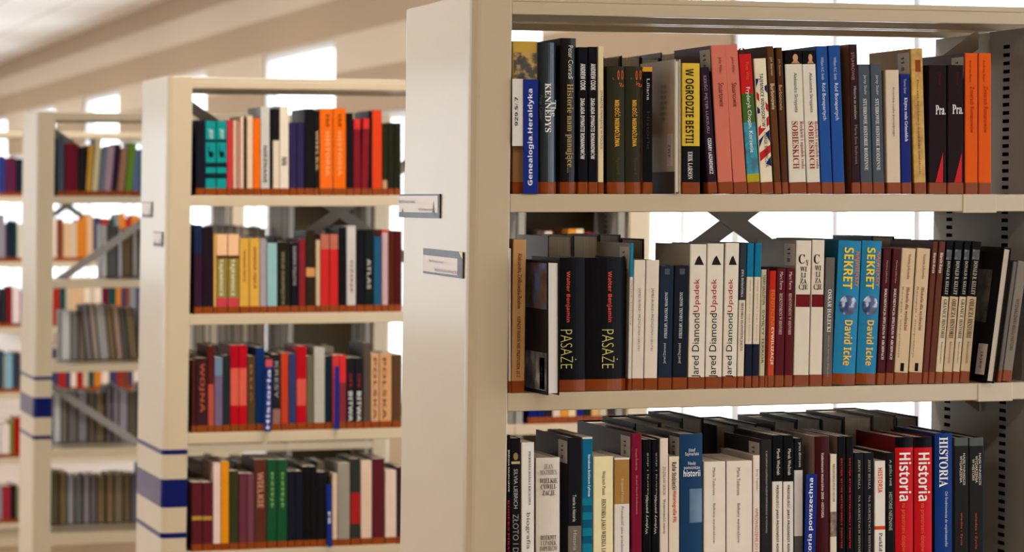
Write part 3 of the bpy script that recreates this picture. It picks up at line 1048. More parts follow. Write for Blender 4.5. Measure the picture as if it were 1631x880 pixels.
row2 = [
    B(810.0, 813.9, 396, (206, 198, 184), 'thin pale pamphlet against the end panel', segs=[(0, (206, 198, 184))]),
    B(814.5, 835.5, 382, (186, 142, 92), 'tan book with dark brown vertical title', [('Aleksandra Ziółkowska-Boehm', (86, 48, 26), 404, 492, 0.52, 0.34), ('LEPSZY DZIEŃ NIE PRZYSZEDŁ JUŻ', (70, 38, 20), 505, 602, 0.52, 0.36, 's')], s=3),
    B(872, 891, 417, (24, 22, 22), 'book turned pages outward, jutting out with rocky cover photo', fore=True, rec=-0.066, depth=0.165, side=(26, 24, 24), hard=True, paper=PAPER_W, t=0.0016),
    B(892, 933, 411, (20, 20, 24), 'thick black hardback with red and yellow lettering beside photo cover', [('Walter Benjamin', (222, 84, 62), 433, 514, 0.30, 0.19, 'b'), ('PASAŻE', (216, 208, 120), 526, 588, 0.32, 0.62, 't')], round_=0.004, hard=True),
    B(934.5, 999, 411, (20, 20, 24), 'thick black hardback with red and yellow lettering beside teal-topped sliver', [('Walter Benjamin', (222, 84, 62), 433, 514, 0.56, 0.13, 'b'), ('PASAŻE', (216, 208, 120), 526, 588, 0.57, 0.40, 't')], s=2, round_=0.008, hard=True),
    B(1000, 1005.5, 388, (30, 128, 156), 'thin spine teal above and cream below', [('Wiek totalny', (120, 100, 90), 446, 520, 0.5, 0.4)], segs=[(442, (30, 128, 156)), (0, (220, 208, 190))], s=4, side=(148, 140, 128), sticker=True),
    B(1006, 1024.5, 415, (224, 210, 192), 'cream paperback with thin grey capitals, beside teal-topped sliver', [('JAMES BURKE • PRZYCZYNY I SKUTKI', (130, 116, 108), 460, 560, 0.5, 0.26)], s=4),
    B(1025.5, 1046.5, 415, (224, 210, 192), 'cream paperback with thin grey capitals, beside dark blue spine', [('JAMES BURKE • PRZYCZYNY I SKUTKI', (130, 116, 108), 460, 560, 0.5, 0.24)], s=4),
    B(1047.5, 1069.5, 424, DARKBLUE, 'dark blue paperback with pale capitals, beside cream paperback', [('Jared Diamond', (190, 190, 192), 548, 580, 0.45, 0.24, 'u'), ('STRZELBY, ZARAZKI, MASZYNY', (206, 206, 206), 466, 540, 0.5, 0.24, 'us')], s=4, patches=[('square_print', 0.35, 0.7, 429, 438, (86, 84, 86))]),
    B(1070.5, 1094, 424, (26, 32, 42), 'near black paperback with pale capitals, beside pyramid spine', [('Jared Diamond', (190, 190, 192), 548, 580, 0.45, 0.24, 'u'), ('STRZELBY, ZARAZKI, MASZYNY', (206, 206, 206), 466, 540, 0.5, 0.24, 'us')], s=4, patches=[('square_print', 0.35, 0.7, 429, 438, (86, 84, 86))]),
    jared(1095.5, 1122, 390, 'pyramid spine with black and red letters beside near black paperback', 4),
    jared(1123, 1149.5, 389, 'pyramid spine with black and red letters, between two alike', 4),
    jared(1150.5, 1173, 388, 'pyramid spine with black and red letters beside slate-topped spine', 5),
    B(1174, 1184.5, 388, (52, 58, 66), 'narrow spine slate above, cream below', [('EWA DOMAŃSKA', (206, 200, 190), 430, 474, 0.5, 0.46, 's'), ('HISTORIA EGZYSTENCJALNA', (70, 60, 54), 483, 560, 0.5, 0.42, 's')], segs=[(479, (52, 58, 66)), (0, (222, 208, 184))], s=5),
    B(1185.5, 1196.5, 388, (22, 116, 150), 'teal, cream and navy spine beside slate-topped spine', [('Wiek totalny i jego historia', (120, 104, 96), 446, 545, 0.5, 0.2)], segs=[(442, (22, 116, 150)), (549, (220, 206, 182)), (0, (30, 34, 48))], s=5),
    B(1197.5, 1208, 388, (22, 116, 150), 'teal, cream and navy spine beside handwritten-title spine', [('Wiek totalny i jego historia', (120, 104, 96), 446, 545, 0.5, 0.2)], segs=[(442, (22, 116, 150)), (549, (220, 206, 182)), (0, (30, 34, 48))], s=5.5),
    B(1209, 1217.5, 430, (196, 184, 150), 'narrow cream spine with handwritten black title', [('TERRY EAGLETON', (40, 36, 30), 438, 486, 0.5, 0.5), ('ŚWIĘTY TERROR', (34, 30, 26), 494, 580, 0.5, 0.66)], s=4),
    B(1218, 1221.5, 428, (90, 30, 34), 'very thin dark red spine', s=4),
    B(1222, 1232.5, 432, (190, 44, 30), 'red-orange spine with white lower title', [('EGZOTYCZNE', (230, 130, 60), 463, 520, 0.55, 0.46), ('CYWILIZACJE', (240, 226, 200), 522, 582, 0.55, 0.5, 'b')], segs=[(462, (190, 40, 28)), (0, (196, 74, 36))], s=4),
    B(1233.5, 1248, 428, MAR, 'maroon paperback with small pale capitals, beside red-orange spine', [('Marc Ferro', (216, 190, 180), 434, 462, 0.5, 0.36), ('RESENTYMENT W HISTORII', (206, 176, 166), 468, 534, 0.5, 0.34, 's')], s=4),
    B(1249, 1262, 428, MAR, 'maroon paperback with small pale capitals, beside ornate cream spine', [('Marc Ferro', (216, 190, 180), 434, 462, 0.5, 0.36), ('RESENTYMENT W HISTORII', (206, 176, 166), 468, 534, 0.5, 0.34, 's')], s=4),
    B(1263.5, 1288, 384, (222, 210, 190), 'cream stacked-letter spine with red block beside maroon paperback', [('C', (36, 30, 28), 406, 421, 0.36, 0.42, 'hs'), ('Y', (40, 34, 32), 415, 424, 0.74, 0.2, 'hs'), ('WI\nLI\nZA\nCJE', (36, 30, 28), 426, 463, 0.5, 0.6, 'hs')], s=5,
      patches=[('red_block', 0.04, 0.96, 470, 490, (110, 24, 30))], side=(148, 140, 128), sticker=True),
    B(1289, 1309, 383, (222, 210, 190), 'cream stacked-letter spine with red block beside grey spine', [('C', (36, 30, 28), 406, 421, 0.36, 0.46, 'hs'), ('WI\nLI\nZA\nCJE', (36, 30, 28), 424, 463, 0.5, 0.68, 'hs')], s=5,
      patches=[('red_block', 0.04, 0.96, 470, 490, (110, 24, 30))]),
    B(1310, 1325, 411, (104, 100, 94), 'mid grey spine with white capitals', [('OSKAR HALECKI', (226, 222, 214), 462, 530, 0.5, 0.42, 's'), ('Historyk. Szermierz Wolności', (170, 164, 156), 536, 600, 0.5, 0.26)], s=5.5),
    sekret(1326, 1362.5, 'turquoise hardback with globe and yellow block letters, beside grey spine', 11),
    sekret(1364, 1395.5, 'turquoise hardback with globe and yellow block letters, beside oxblood paperback', 10.5),
    B(1396.5, 1409, 397.5, DKM, 'oxblood paperback with small white capitals, beside turquoise hardback', [('Marlena Jabłońska', (190, 150, 146), 416, 452, 0.5, 0.28), ('DOKUMENTACJA SPECJALNA W ARCHIWACH', (232, 222, 216), 461, 574, 0.5, 0.36, 's')], s=11),
    B(1410, 1422.5, 397.5, DKM, 'oxblood paperback with small white capitals, beside beige spine', [('Marlena Jabłońska', (190, 150, 146), 416, 452, 0.5, 0.28), ('DOKUMENTACJA SPECJALNA W ARCHIWACH', (232, 222, 216), 461, 574, 0.5, 0.36, 's')], s=13),
    B(1423.5, 1445.5, 397, HDW, 'beige paperback with brown title and black logo, beside oxblood paperback', [('Violetta Julkowska', (110, 84, 66), 406, 446, 0.55, 0.26), ('Historia dla wyobraźni', (120, 50, 40), 459, 528, 0.58, 0.32, 's'), ('Recepcja i interpretacja', (130, 104, 84), 459, 572, 0.2, 0.16)], s=13.5,
      patches=[('black_logo', 0.4, 0.66, 580, 593, (18, 16, 16))]),
    B(1446.5, 1468, 397, HDW, 'beige paperback with brown title and black logo, beside brown spines', [('Violetta Julkowska', (110, 84, 66), 406, 446, 0.55, 0.26), ('Historia dla wyobraźni', (120, 50, 40), 459, 528, 0.58, 0.32, 's'), ('Recepcja i interpretacja', (130, 104, 84), 459, 572, 0.2, 0.16)], s=14.5,
      patches=[('black_logo', 0.4, 0.66, 580, 593, (18, 16, 16))]),
    B(1469, 1477.5, 386, (104, 58, 42), 'thin brown spine with white name, beside beige paperback', [('Marcin Kurza', (232, 216, 204), 404, 436, 0.5, 0.5, 'b')], s=17),
    B(1478, 1488, 386, (104, 58, 42), 'thin brown spine with white name, beside black and cream spine', [('Marcin Kurza', (232, 216, 204), 404, 436, 0.5, 0.5, 'b')], s=18.5),
    kelley(1489, 1500.5, 'GRANICE HISTORII', 'black and cream spine with grey capitals, beside brown spine', 18.5),
    kelley(1501.5, 1515.5, 'OBLICZA HISTORII', 'black and tan spine with dark capitals, second of four alike', 19, (204, 180, 144)),
    kelley(1516.5, 1527.5, 'GRANICE HISTORII', 'black and cream spine with grey capitals, third of four alike', 19.5),
    kelley(1528.5, 1544, 'OBLICZA HISTORII', 'black and tan spine with dark capitals, beside black photo cover', 20, (204, 180, 144)),
    B(1571, 1583.5, 396, (24, 22, 22), 'leaning book turned pages outward with black cover', fore=True, rec=-0.022, depth=0.165, side=(20, 18, 18), hard=True, paper=PAPER, s=28, t=0.0016),
    B(1588, 1594.5, 418, (112, 106, 98), 'thin grey leaning spine beside black photo cover', s=26),
    B(1595.5, 1611, 418, (132, 122, 110), 'grey leaning spine with dark capitals, last of its row', [('WYZNACZNIKI BIEGU HISTORII', (70, 62, 56), 478, 560, 0.5, 0.36)], s=26),
]
run(0, 1, row2)

TEALB = (16, 104, 136)
HRED = (198, 26, 34)


def balkany(x0, x1, yt, desc):
    return B(x0, x1, yt, (230, 218, 202), desc, [('Maria Todorova', (90, 78, 72), 746, 790, 0.46, 0.13), ('Bałkany wyobrażone', (86, 74, 70), 803, 866, 0.46, 0.14)])


def wozniak(x0, x1, desc, s):
    return B(x0, x1, 694, BK, desc, [('Marek Woźniak', (226, 220, 210), 716, 758, 0.6, 0.34), ('PRZESZŁOŚĆ JAKO PRZEDMIOT KONSTRUKCJI', (30, 28, 28), 774, 908, 0.5, 0.34, 'b')], segs=[(768, BK), (0, (226, 216, 204))], s=s, side=(60, 54, 48))


def historia(x0, x1, desc):
    return B(x0, x1, 697, BK, desc, [('Historia', (240, 234, 228), 722, 799, 0.5, 0.66, 'b'), ('na przestrzeni dziejów', (224, 110, 70), 803, 880, 0.4, 0.3)], segs=[(714, BK), (0, HRED)], hard=True, round_=0.004, side=(120, 26, 30))


row3 = [
    B(807.2, 813.2, 694, BK, 'thin black spine with red lower title, against the end panel', [('BRENDA RALPH LEWIS', (226, 218, 208), 718, 784, 0.5, 0.4), ('KODEKS PIRATÓW', (196, 40, 44), 797, 905, 0.5, 0.6, 's')]),
    B(813.5, 829, 699, (24, 22, 22), 'black spine with silver capitals and gold star', [('SILVIA LIEBRICH', (190, 184, 176), 748, 811, 0.5, 0.4), ('ZŁOTO I DIAMENTY', (150, 144, 138), 820, 935, 0.5, 0.6)], patches=[('gold_star', 0.25, 0.75, 722, 734, (150, 124, 80)), ('gold_line', 0.05, 0.95, 736, 740, (190, 170, 130))]),
    B(830.5, 851, 705.5, WH, 'white spine with small crowded black capitals', [('PIERWSZA DAMA I KRÓLOWA', (70, 64, 62), 720, 806, 0.66, 0.22, 's'), ('biografia', (110, 100, 96), 818, 876, 0.5, 0.4)], side=(196, 186, 172)),
    B(854.5, 892.5, 730, (216, 206, 190), 'thick off-white hardback with centred serif title', [('JEAN\nMATHIEX', (140, 126, 128), 740, 757, 0.5, 0.72, 'hs'), ('WIELKIE\nCYWILI-\nZACJE', (70, 60, 56), 763, 791, 0.5, 0.76, 'hs'), ('ROZKWIT\nI UPADEK\nIMPERIÓW', (96, 84, 78), 854, 879, 0.5, 0.76, 'hs')], hard=True, round_=0.003, side=(190, 180, 164)),
    B(905, 926.5, 698, (24, 24, 30), 'tall black hardback with grey lower half and grey side label', [('Teoria a historia', (214, 208, 198), 789, 832, 0.45, 0.26), ('Historia nauk', (190, 184, 172), 846, 900, 0.5, 0.26)], segs=[(839, (24, 24, 30)), (0, (116, 110, 98))], hard=True, side=(36, 38, 44), sticker=True),
    B(927.5, 944, 697, TEALB, 'teal spine with darker checks in its lower half', [('Narodowe Archiwum Cyfrowe', (230, 236, 236), 725, 792, 0.62, 0.3, 'b')], side=(196, 190, 178),
      segs=[(700, (222, 214, 200)), (795, TEALB), (806, (20, 124, 150)), (817, (14, 88, 116)), (829, (20, 124, 150)), (842, (14, 88, 116)), (855, (20, 124, 150)), (867, (14, 88, 116)), (0, (20, 124, 150))]),
    B(945, 977, 728, (236, 224, 176), 'pale yellow spine with brown title', [('Wojciech Piasek', (90, 70, 50), 751, 790, 0.5, 0.22), ('HISTORIA JAKO WIEDZA LOKALNA', (64, 48, 36), 796, 905, 0.5, 0.24, 's')]),
    B(978.5, 1003, 730, (170, 126, 66), 'spine brown above and white below', [('Krzysztof Pomian', (220, 200, 160), 764, 802, 0.5, 0.24), ('Przeszłość jako przedmiot wiedzy', (130, 120, 114), 808, 905, 0.5, 0.26)], segs=[(733, (226, 214, 200)), (804, (170, 126, 66)), (0, (226, 216, 206))]),
    B(1005.5, 1022.5, 691, (122, 22, 48), 'tall crimson hardback with dark side label', [('Urszula Świderska', (196, 130, 120), 716, 750, 0.5, 0.24), ('Jak pisać historię średniowiecza', (196, 130, 120), 758, 820, 0.5, 0.26)], hard=True, side=(58, 26, 34), sticker=True),
    B(1023.5, 1037, 701, BK, 'black spine with upward white script, beside crimson hardback', [('wczoraj i dziś', (176, 170, 160), 722, 800, 0.6, 0.26, 'u'), ('Wybory pamięci', (210, 204, 194), 790, 852, 0.5, 0.4, 'u')]),
    B(1038, 1050, 701, BK, 'black spine with upward white script, beside cream spine', [('wczoraj i dziś', (176, 170, 160), 722, 800, 0.6, 0.26, 'u'), ('Wybory pamięci', (210, 204, 194), 790, 852, 0.5, 0.4, 'u')]),
    B(1051, 1064.5, 699, (224, 208, 192), 'cream spine with thin grey capitals and small black emblem', [('ZDZISŁAW SKROK', (120, 104, 96), 744, 790, 0.5, 0.34), ('Wymowność rzeczy', (104, 90, 84), 796, 852, 0.5, 0.4, 's')], side=(70, 62, 56)),
    B(1065.5, 1082, 728, (228, 212, 186), 'cream spine with black and red bold title', [('Rafał Stobiecki', (40, 34, 30), 737, 781, 0.5, 0.46, 'b'), ('Historiografia PRL', (180, 44, 36), 783, 834, 0.5, 0.46, 'b')]),
    B(1083.5, 1120, 692, (32, 66, 100), 'broad steel blue hardback with white centred title', [('Józef\nSzymański', (226, 228, 228), 715, 728, 0.5, 0.6, 'h'), ('Nauki\npomocnicze', (220, 224, 226), 736, 750, 0.5, 0.7, 'h'), ('historii', (236, 238, 238), 750, 760, 0.5, 0.74, 'hb')], hard=True, round_=0.003, side=(56, 52, 50), sticker=True,
      patches=[('grey_photo', 0.4, 0.98, 780, 834, M_ramp('printed_parchment', [(0.3, (52, 84, 116)), (0.7, (96, 122, 146))], 20.0))]),
    balkany(1121, 1156, 736, 'wide cream paperback with thin grey title, beside steel blue hardback'),
    balkany(1157, 1198.5, 735, 'wide cream paperback with thin grey title beside narrow spine'),
    B(1199.5, 1210.5, 726, (230, 216, 200), 'narrow cream spine with grey and red title', [('Jerzy Topolski', (150, 110, 100), 748, 782, 0.55, 0.42), ('WPROWADZENIE DO HISTORII', (190, 90, 80), 810, 905, 0.5, 0.46)]),
    B(1211.5, 1229, 701, (40, 38, 38), 'charcoal spine with one thin line of white capitals', [('Z ARCHIWUM GDAŃSKIEGO MUZEUM POMORSKIEGO W POZNANIU', (186, 178, 168), 719, 850, 0.55, 0.2)], hard=True, side=(52, 46, 44), sticker=True),
    wozniak(1230, 1246.5, 'black over white spine with heavy capitals, beside charcoal spine', 0.5),
    wozniak(1247.5, 1264, 'black over white spine with heavy capitals, beside blue divider', 0.5),
    B(1265, 1279, 699, (24, 22, 24), 'spine black above and pale grey below, behind the blue divider', [('praca zbiorowa', (200, 190, 180), 706, 745, 0.6, 0.4)], segs=[(750, (24, 22, 24)), (855, (206, 200, 194)), (0, (84, 82, 80))], rec=0.006),
    B(1298, 1322, 696, (66, 20, 24), 'dark red hardback with worn corner and tiny white title', [('Vademecum maturalne 2008 • HISTORIA', (220, 196, 186), 722, 826, 0.5, 0.18, 'b')], s=1, hard=True, round_=0.003, side=(170, 150, 130)),
    B(1322.5, 1333, 724, (224, 208, 186), 'cream spine with little photo near its foot', [('MIKROKOSMOS POLSKI HISTORII', (120, 70, 60), 740, 800, 0.5, 0.36)], segs=[(816, (224, 208, 186)), (856, boats), (0, (224, 208, 186))], side=(40, 34, 34)),
    B(1334, 1346.5, 696, BK, 'black spine with red capitals, beside cream photo spine', [('DECYZJE, KTÓRE WSTRZĄSNĘŁY ŚWIATEM', (206, 40, 36), 731, 874, 0.5, 0.32, 'b')], side=(120, 104, 92)),
    B(1347.5, 1359.5, 696, BK, 'black spine with red capitals, beside near black spine', [('DECYZJE, KTÓRE WSTRZĄSNĘŁY ŚWIATEM', (206, 40, 36), 731, 874, 0.5, 0.32, 'b')]),
    B(1360.5, 1375.5, 722, (28, 28, 32), 'near black paperback with grey capitals, beside black and red spine', [('JERZY BESALA', (170, 160, 140), 733, 780, 0.5, 0.26, 's'), ('NA ZAKRĘTACH HISTORII', (170, 160, 140), 790, 890, 0.5, 0.28, 's')]),
    B(1376.5, 1392, 722, (28, 28, 32), 'near black paperback with grey capitals, beside white and orange spine', [('JERZY BESALA', (170, 160, 140), 733, 780, 0.5, 0.26, 's'), ('NA ZAKRĘTACH HISTORII', (170, 160, 140), 790, 890, 0.5, 0.28, 's')]),
    B(1393, 1410.5, 735, (230, 222, 210), 'white spine with orange title and orange line', [('HISTORIA', (216, 84, 30), 746, 786, 0.5, 0.42, 'b'), ('ParkEdukacja', (50, 46, 44), 850, 905, 0.5, 0.4, 's')], segs=[(839, (230, 222, 210)), (845, (206, 78, 30)), (0, (230, 222, 210))]),
    B(1411.5, 1425, 722, (22, 20, 20), 'black spine with pale slender capitals', [('A JEŚLI NIE', (196, 186, 172), 733, 775, 0.5, 0.4), ('HISTORIE NIEZNANE', (190, 180, 166), 785, 846, 0.5, 0.4)], side=(60, 50, 44)),
    historia(1427, 1456, 'scarlet hardback with black cap and white title beside black spine'),
    historia(1457.5, 1486, 'scarlet hardback with black cap and white title beside blue hardback'),
    B(1490, 1518, 691, (24, 58, 122), 'royal blue hardback with large white serif title', [('HISTORIA', (236, 234, 230), 697, 777, 0.45, 0.5, 's'), ('Od średniowiecza do współczesności', (190, 200, 216), 784, 872, 0.6, 0.22)], hard=True, round_=0.003, side=(28, 48, 96)),
    B(1520, 1542.5, 698, (36, 38, 38), 'dark grey hardback with pale stacked capitals beside blue hardback', [('NAJSŁYNNIEJSZE', (216, 206, 188), 723, 774, 0.66, 0.2), ('WYDARZENIA', (216, 206, 188), 727, 770, 0.46, 0.18), ('wiedza i życie', (196, 80, 40), 818, 870, 0.5, 0.2)], segs=[(711, (86, 92, 90)), (0, (34, 34, 33))], hard=True, side=(60, 62, 60)),
    B(1544, 1567, 698, (36, 38, 38), 'dark grey hardback with pale stacked capitals, last of its row', [('NAJSŁYNNIEJSZE', (216, 206, 188), 723, 774, 0.7, 0.2), ('WYDARZENIA', (216, 206, 188), 727, 770, 0.48, 0.18), ('W HISTORII', (216, 206, 188), 732, 766, 0.26, 0.18), ('wiedza i życie', (196, 80, 40), 818, 876, 0.45, 0.2)], segs=[(711, (86, 92, 90)), (0, (34, 34, 33))], hard=True),
]
run(0, 2, row3, band=0.019)


# cover pictures and labels of the three books turned pages outward
def turned(label_start):
    for o in bpy.data.objects:
        if o.type == 'EMPTY' and str(o.get('label', '')).startswith(label_start):
            return o


def side_patch(o, nm, y0, y1, z0, z1, mat):
    mb = MB()
    mb.box(-0.0004, 0.0003, y0, y1, z0, z1, mat if not isinstance(mat, tuple) else M(mat, 0.45, 0.05))
    return mb.build(nm, o)


o = turned('book turned pages outward showing grey')
side_patch(o, 'dark_cover_foot', 0.0, 0.165, 0.0, 0.036, (70, 56, 44))
st_ = side_patch(o, 'call_number_label', 0.01, 0.034, 0.045, 0.098, (206, 196, 182))
lettering('cover_text', 'Historia dynastii,\nktóra przez wieki\nrządziła krajem,\nopowieść o władzy\ni pieniądzach rodu\noraz o jego końcu\nna dworze', M((118, 106, 94), 0.6), lambda u_, v_: (-0.0006, 0.035 + 0.03 * (1 - u_), 0.12 + 0.06 * v_), o)
lettering('label_print', '929.5', M((60, 54, 50), 0.6), lambda u_, v_: (-0.0008, 0.03 - 0.012 * v_, 0.06 + 0.02 * u_), st_)
o = turned('book turned pages outward, jutting')
side_patch(o, 'cover_photo', 0.004, 0.16, 0.135, 0.208, rocks)
side_patch(o, 'cover_photo', 0.004, 0.16, 0.006, 0.066, snow)
st_ = side_patch(o, 'call_number_label', 0.014, 0.04, 0.008, 0.058, (206, 194, 182))
lettering('label_print', '94(4)', M((60, 54, 50), 0.6), lambda u_, v_: (-0.0008, 0.034 - 0.01 * v_, 0.02 + 0.024 * u_), st_)
o = turned('leaning book turned pages')
side_patch(o, 'cover_photo', 0.03, 0.10, 0.10, 0.19, skullp)
st_ = side_patch(o, 'call_number_label', 0.012, 0.045, 0.012, 0.064, (214, 198, 186))
lettering('label_print', '94(4)', M((60, 54, 50), 0.6), lambda u_, v_: (-0.0008, 0.036 - 0.012 * v_, 0.022 + 0.028 * u_), st_)

# red reading ribbon and wedges
o = turned('red, green and blue book')
if o:
    hb = 0.2285
    mb = MB()
    pts = []
    for i in range(13):
        a = math.pi * i / 12
        pts.append((0.009 - 0.007 * math.cos(a), 0.03, hb - 0.003 + 0.014 * math.sin(a)))
    for i in range(12):
        p, q = pts[i], pts[i + 1]
        mb.face([(p[0], 0.004, p[2]), (q[0], 0.004, q[2]), (q[0], 0.012, q[2]), (p[0], 0.012, p[2])], M((176, 28, 30), 0.4))
    mb.build('reading_ribbon', o)
for nm in ('maroon black book with red wedge, beside gold', 'maroon black book with red wedge, beside orange'):
    o = turned(nm)
    w_ = 0.0275
    mb = MB()
    mb.face([(w_ * 0.45, -0.0005, 0.0195), (w_ * 0.95, -0.0005, 0.0195), (w_ * 0.95, -0.0005, 0.07)], M(red_tri, 0.4))
    mb.build('red_wedge', o)
for nm in ('dark olive hardback with orange arc lettering and', 'dark olive hardback with orange arc lettering beside'):
    o = turned(nm)

    def arc(u_, v_):
        a = math.radians(205 + 130 * u_)
        r_ = 0.020 + 0.007 * (1 - v_)
        return (0.030 + r_ * math.cos(a) * 0.9, -0.0008, 0.199 + r_ * math.sin(a))
    lettering('spine_text', 'ŚWIATÓW', M((206, 100, 44), 0.45), lambda u_, v_: (min(0.027, max(0.001, arc(u_, v_)[0])), arc(u_, v_)[1] + 0.0012, min(0.2015, arc(u_, v_)[2])), o, 'b')
    mb = MB()
    for c_ in (0.018, 0.0245):
        for i in range(10):
            a0, a1 = 2 * math.pi * i / 10, 2 * math.pi * (i + 1) / 10
            mb.face([(c_ + 0.0022 * math.cos(a0) * 0.8, -0.0004, 0.192 + 0.008 * math.sin(a0)), (c_ + 0.0022 * math.cos(a1) * 0.8, -0.0004, 0.192 + 0.008 * math.sin(a1)),
                     (c_ + 0.0009 * math.cos(a1), -0.0004, 0.192 + 0.005 * math.sin(a1)), (c_ + 0.0009 * math.cos(a0), -0.0004, 0.192 + 0.005 * math.sin(a0))], M((206, 100, 44), 0.45))
    mb.build('ring_print', o)


# blue shelf dividers
def divider(k, lev, x0, x1, yt, text, label, rec=-0.004, yb=None, s=0.0, text_y=None, sz=0.5, card=None, fl='ub', head=None):
    X0, Y0, lean = UNITS[k]
    Y = Y0 + rec
    a, f = PX(x0, Y)
    c, _ = PX(x1, Y)
    z = LV[lev]
    h = PZ((x0 + x1) / 2, yt, Y) - z
    tilt = math.atan((PX(x0 + s, Y)[0] - a) / h)
    e = empty('shelf_divider', (a, Y, z + 0.0004), (0, tilt, 0))
    tag(e, label, 'shelf divider', 'blue shelf dividers')
    w = c - a
    mb = MB()
    mb.box(0, w, -0.0015, 0.0, 0, h, M((30, 48, 128), 0.35, 0.04))
    mb.build('blue_strip', e, 0.0004)
    yb0 = HOR + (EYE - z) / f * FPX
    if text:
        za, zb = h * (1 - (text_y[0] - yt) / (yb0 - yt)), h * (1 - (text_y[1] - yt) / (yb0 - yt))
        lettering('strip_text', text, M((232, 232, 236), 0.5), lambda u_, v_: (w * 0.5 - (v_ - 0.5) * w * sz, -0.0021, zb + (za - zb) * u_), e, fl)
    if head:
        mb = MB()
        mb.box(0, w, -0.0016, 0.0001, h - head, h, M((206, 84, 92), 0.4))
        mb.build('pink_head', e)
    if card:
        xa, ya_, yb_ = card
        aa = PX(xa, Y)[0] - a
        z1, z0 = PZ(xa, ya_, Y) - z, PZ(xa, yb_, Y) - z
        mb = MB()
        mb.box(aa, 0.001, 0.0002, 0.0012, z0, z1, M((222, 214, 206), 0.5))
        co_ = mb.build('number_card', e, 0.0003)
        lettering('card_text', '929.5/.7', M((40, 38, 40), 0.5), lambda u_, v_: (aa + 0.004 + 0.0055 * (1 - v_), -0.0003, z0 + 0.032 + 0.046 * u_), co_, 'b')
    return e


divider(0, 0, 833, 856.5, 127, 'Genealogia.Heraldyka', 'blue shelf divider strip with white lettering and number card against gold book', text_y=(142, 296), sz=0.42, card=(816, 126, 233))
divider(0, 2, 1279.5, 1297, 756, 'Historia powszechna', 'blue shelf divider with white italic lettering beside dark red hardback', text_y=(762, 905), sz=0.5, rec=-0.003, s=4)

# rear books of the front bookcase (fore-edges towards us)
GREYS = [(70, 68, 66), (46, 44, 44), (96, 92, 86), (30, 30, 34), (60, 54, 52), (118, 112, 104), (40, 42, 48), (84, 76, 66)]


def rear_book(k, lev, X, w, h, col, pap, lab, grp, tilt=0.0):
    X0, Y0, lean = UNITS[k]
    d = min(0.17, 0.72 * h)
    return book((X + w, Y0 + DEP - 0.006, LV[lev] + 0.0003 + max(0, w * math.sin(-tilt))), w, h, d, [(1, col)], tuple(int(v * 0.9) for v in col), tilt=-tilt, band=0.0, hard=True, rotz=math.pi, paper=pap, label=lab, group=grp)


def rear_run(k, lev, spans, seed, what='behind the front row'):
    rnd = random.Random(seed)
    n_, last = 0, -9
    for (xa, xb, h0, h1, w0, w1) in spans:
        X = PX(xa, UNITS[k][1] + 0.25)[0]
        XE = PX(xb, UNITS[k][1] + 0.25)[0]
        X = max(X, last)
        while X < XE:
            w = rnd.uniform(w0, w1)
            col = rnd.choice(GREYS)
            n_ += 1
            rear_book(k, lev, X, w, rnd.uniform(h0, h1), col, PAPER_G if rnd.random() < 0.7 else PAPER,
                      '%s book turned away, %s of its rear row, %s of %s' % (colname(col), ordinal(n_), SHELF_NAME[lev], CASE_NAME[k]),
                      'rear books on the %s of the %s' % (SHELF_NAME[lev], CASE_NAME[k]))
            X += w + 0.0006
            last = X


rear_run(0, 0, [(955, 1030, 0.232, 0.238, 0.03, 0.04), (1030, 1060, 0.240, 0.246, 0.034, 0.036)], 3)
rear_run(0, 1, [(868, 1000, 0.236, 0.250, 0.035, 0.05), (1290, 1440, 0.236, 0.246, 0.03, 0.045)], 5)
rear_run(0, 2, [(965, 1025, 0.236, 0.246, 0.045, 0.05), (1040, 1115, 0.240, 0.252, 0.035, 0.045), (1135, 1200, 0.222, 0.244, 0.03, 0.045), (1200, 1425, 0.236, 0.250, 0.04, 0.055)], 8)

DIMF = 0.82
# ------------------------------------------------------------------ second bookcase (out of focus)
def shelf2(lev, oy, sc, rows, ytex, k=1, ox=200.0, bandh=0.019):
    out = []
    for r in rows:
        a, c, t, col = r[:4]
        kw = dict(r[4]) if len(r) > 4 else {}
        segs = kw.pop('segs', None)
        yt = oy + t / sc
        if segs:
            segs = [(oy + q / sc, cc) for q, cc in segs]
        else:
            segs = [(0, col)]
        tx = kw.pop('tx', None)
        texts = []
        if tx:
            for (s_, cl, t0, t1, cx, sz) in tx:
                texts.append((s_, cl, oy + t0 / sc, oy + t1 / sc, cx, sz, 'b'))
        ds = kw.pop('desc', None) or colname(col)
        out.append(dict(p=(ox + a / sc + 0.3, ox + c / sc - 0.1, yt), desc='blurred %s book' % ds, segs=segs, texts=texts, s=kw.pop('s', 0.0), band=kw.pop('band', bandh), **kw))
    run(k, lev, out)


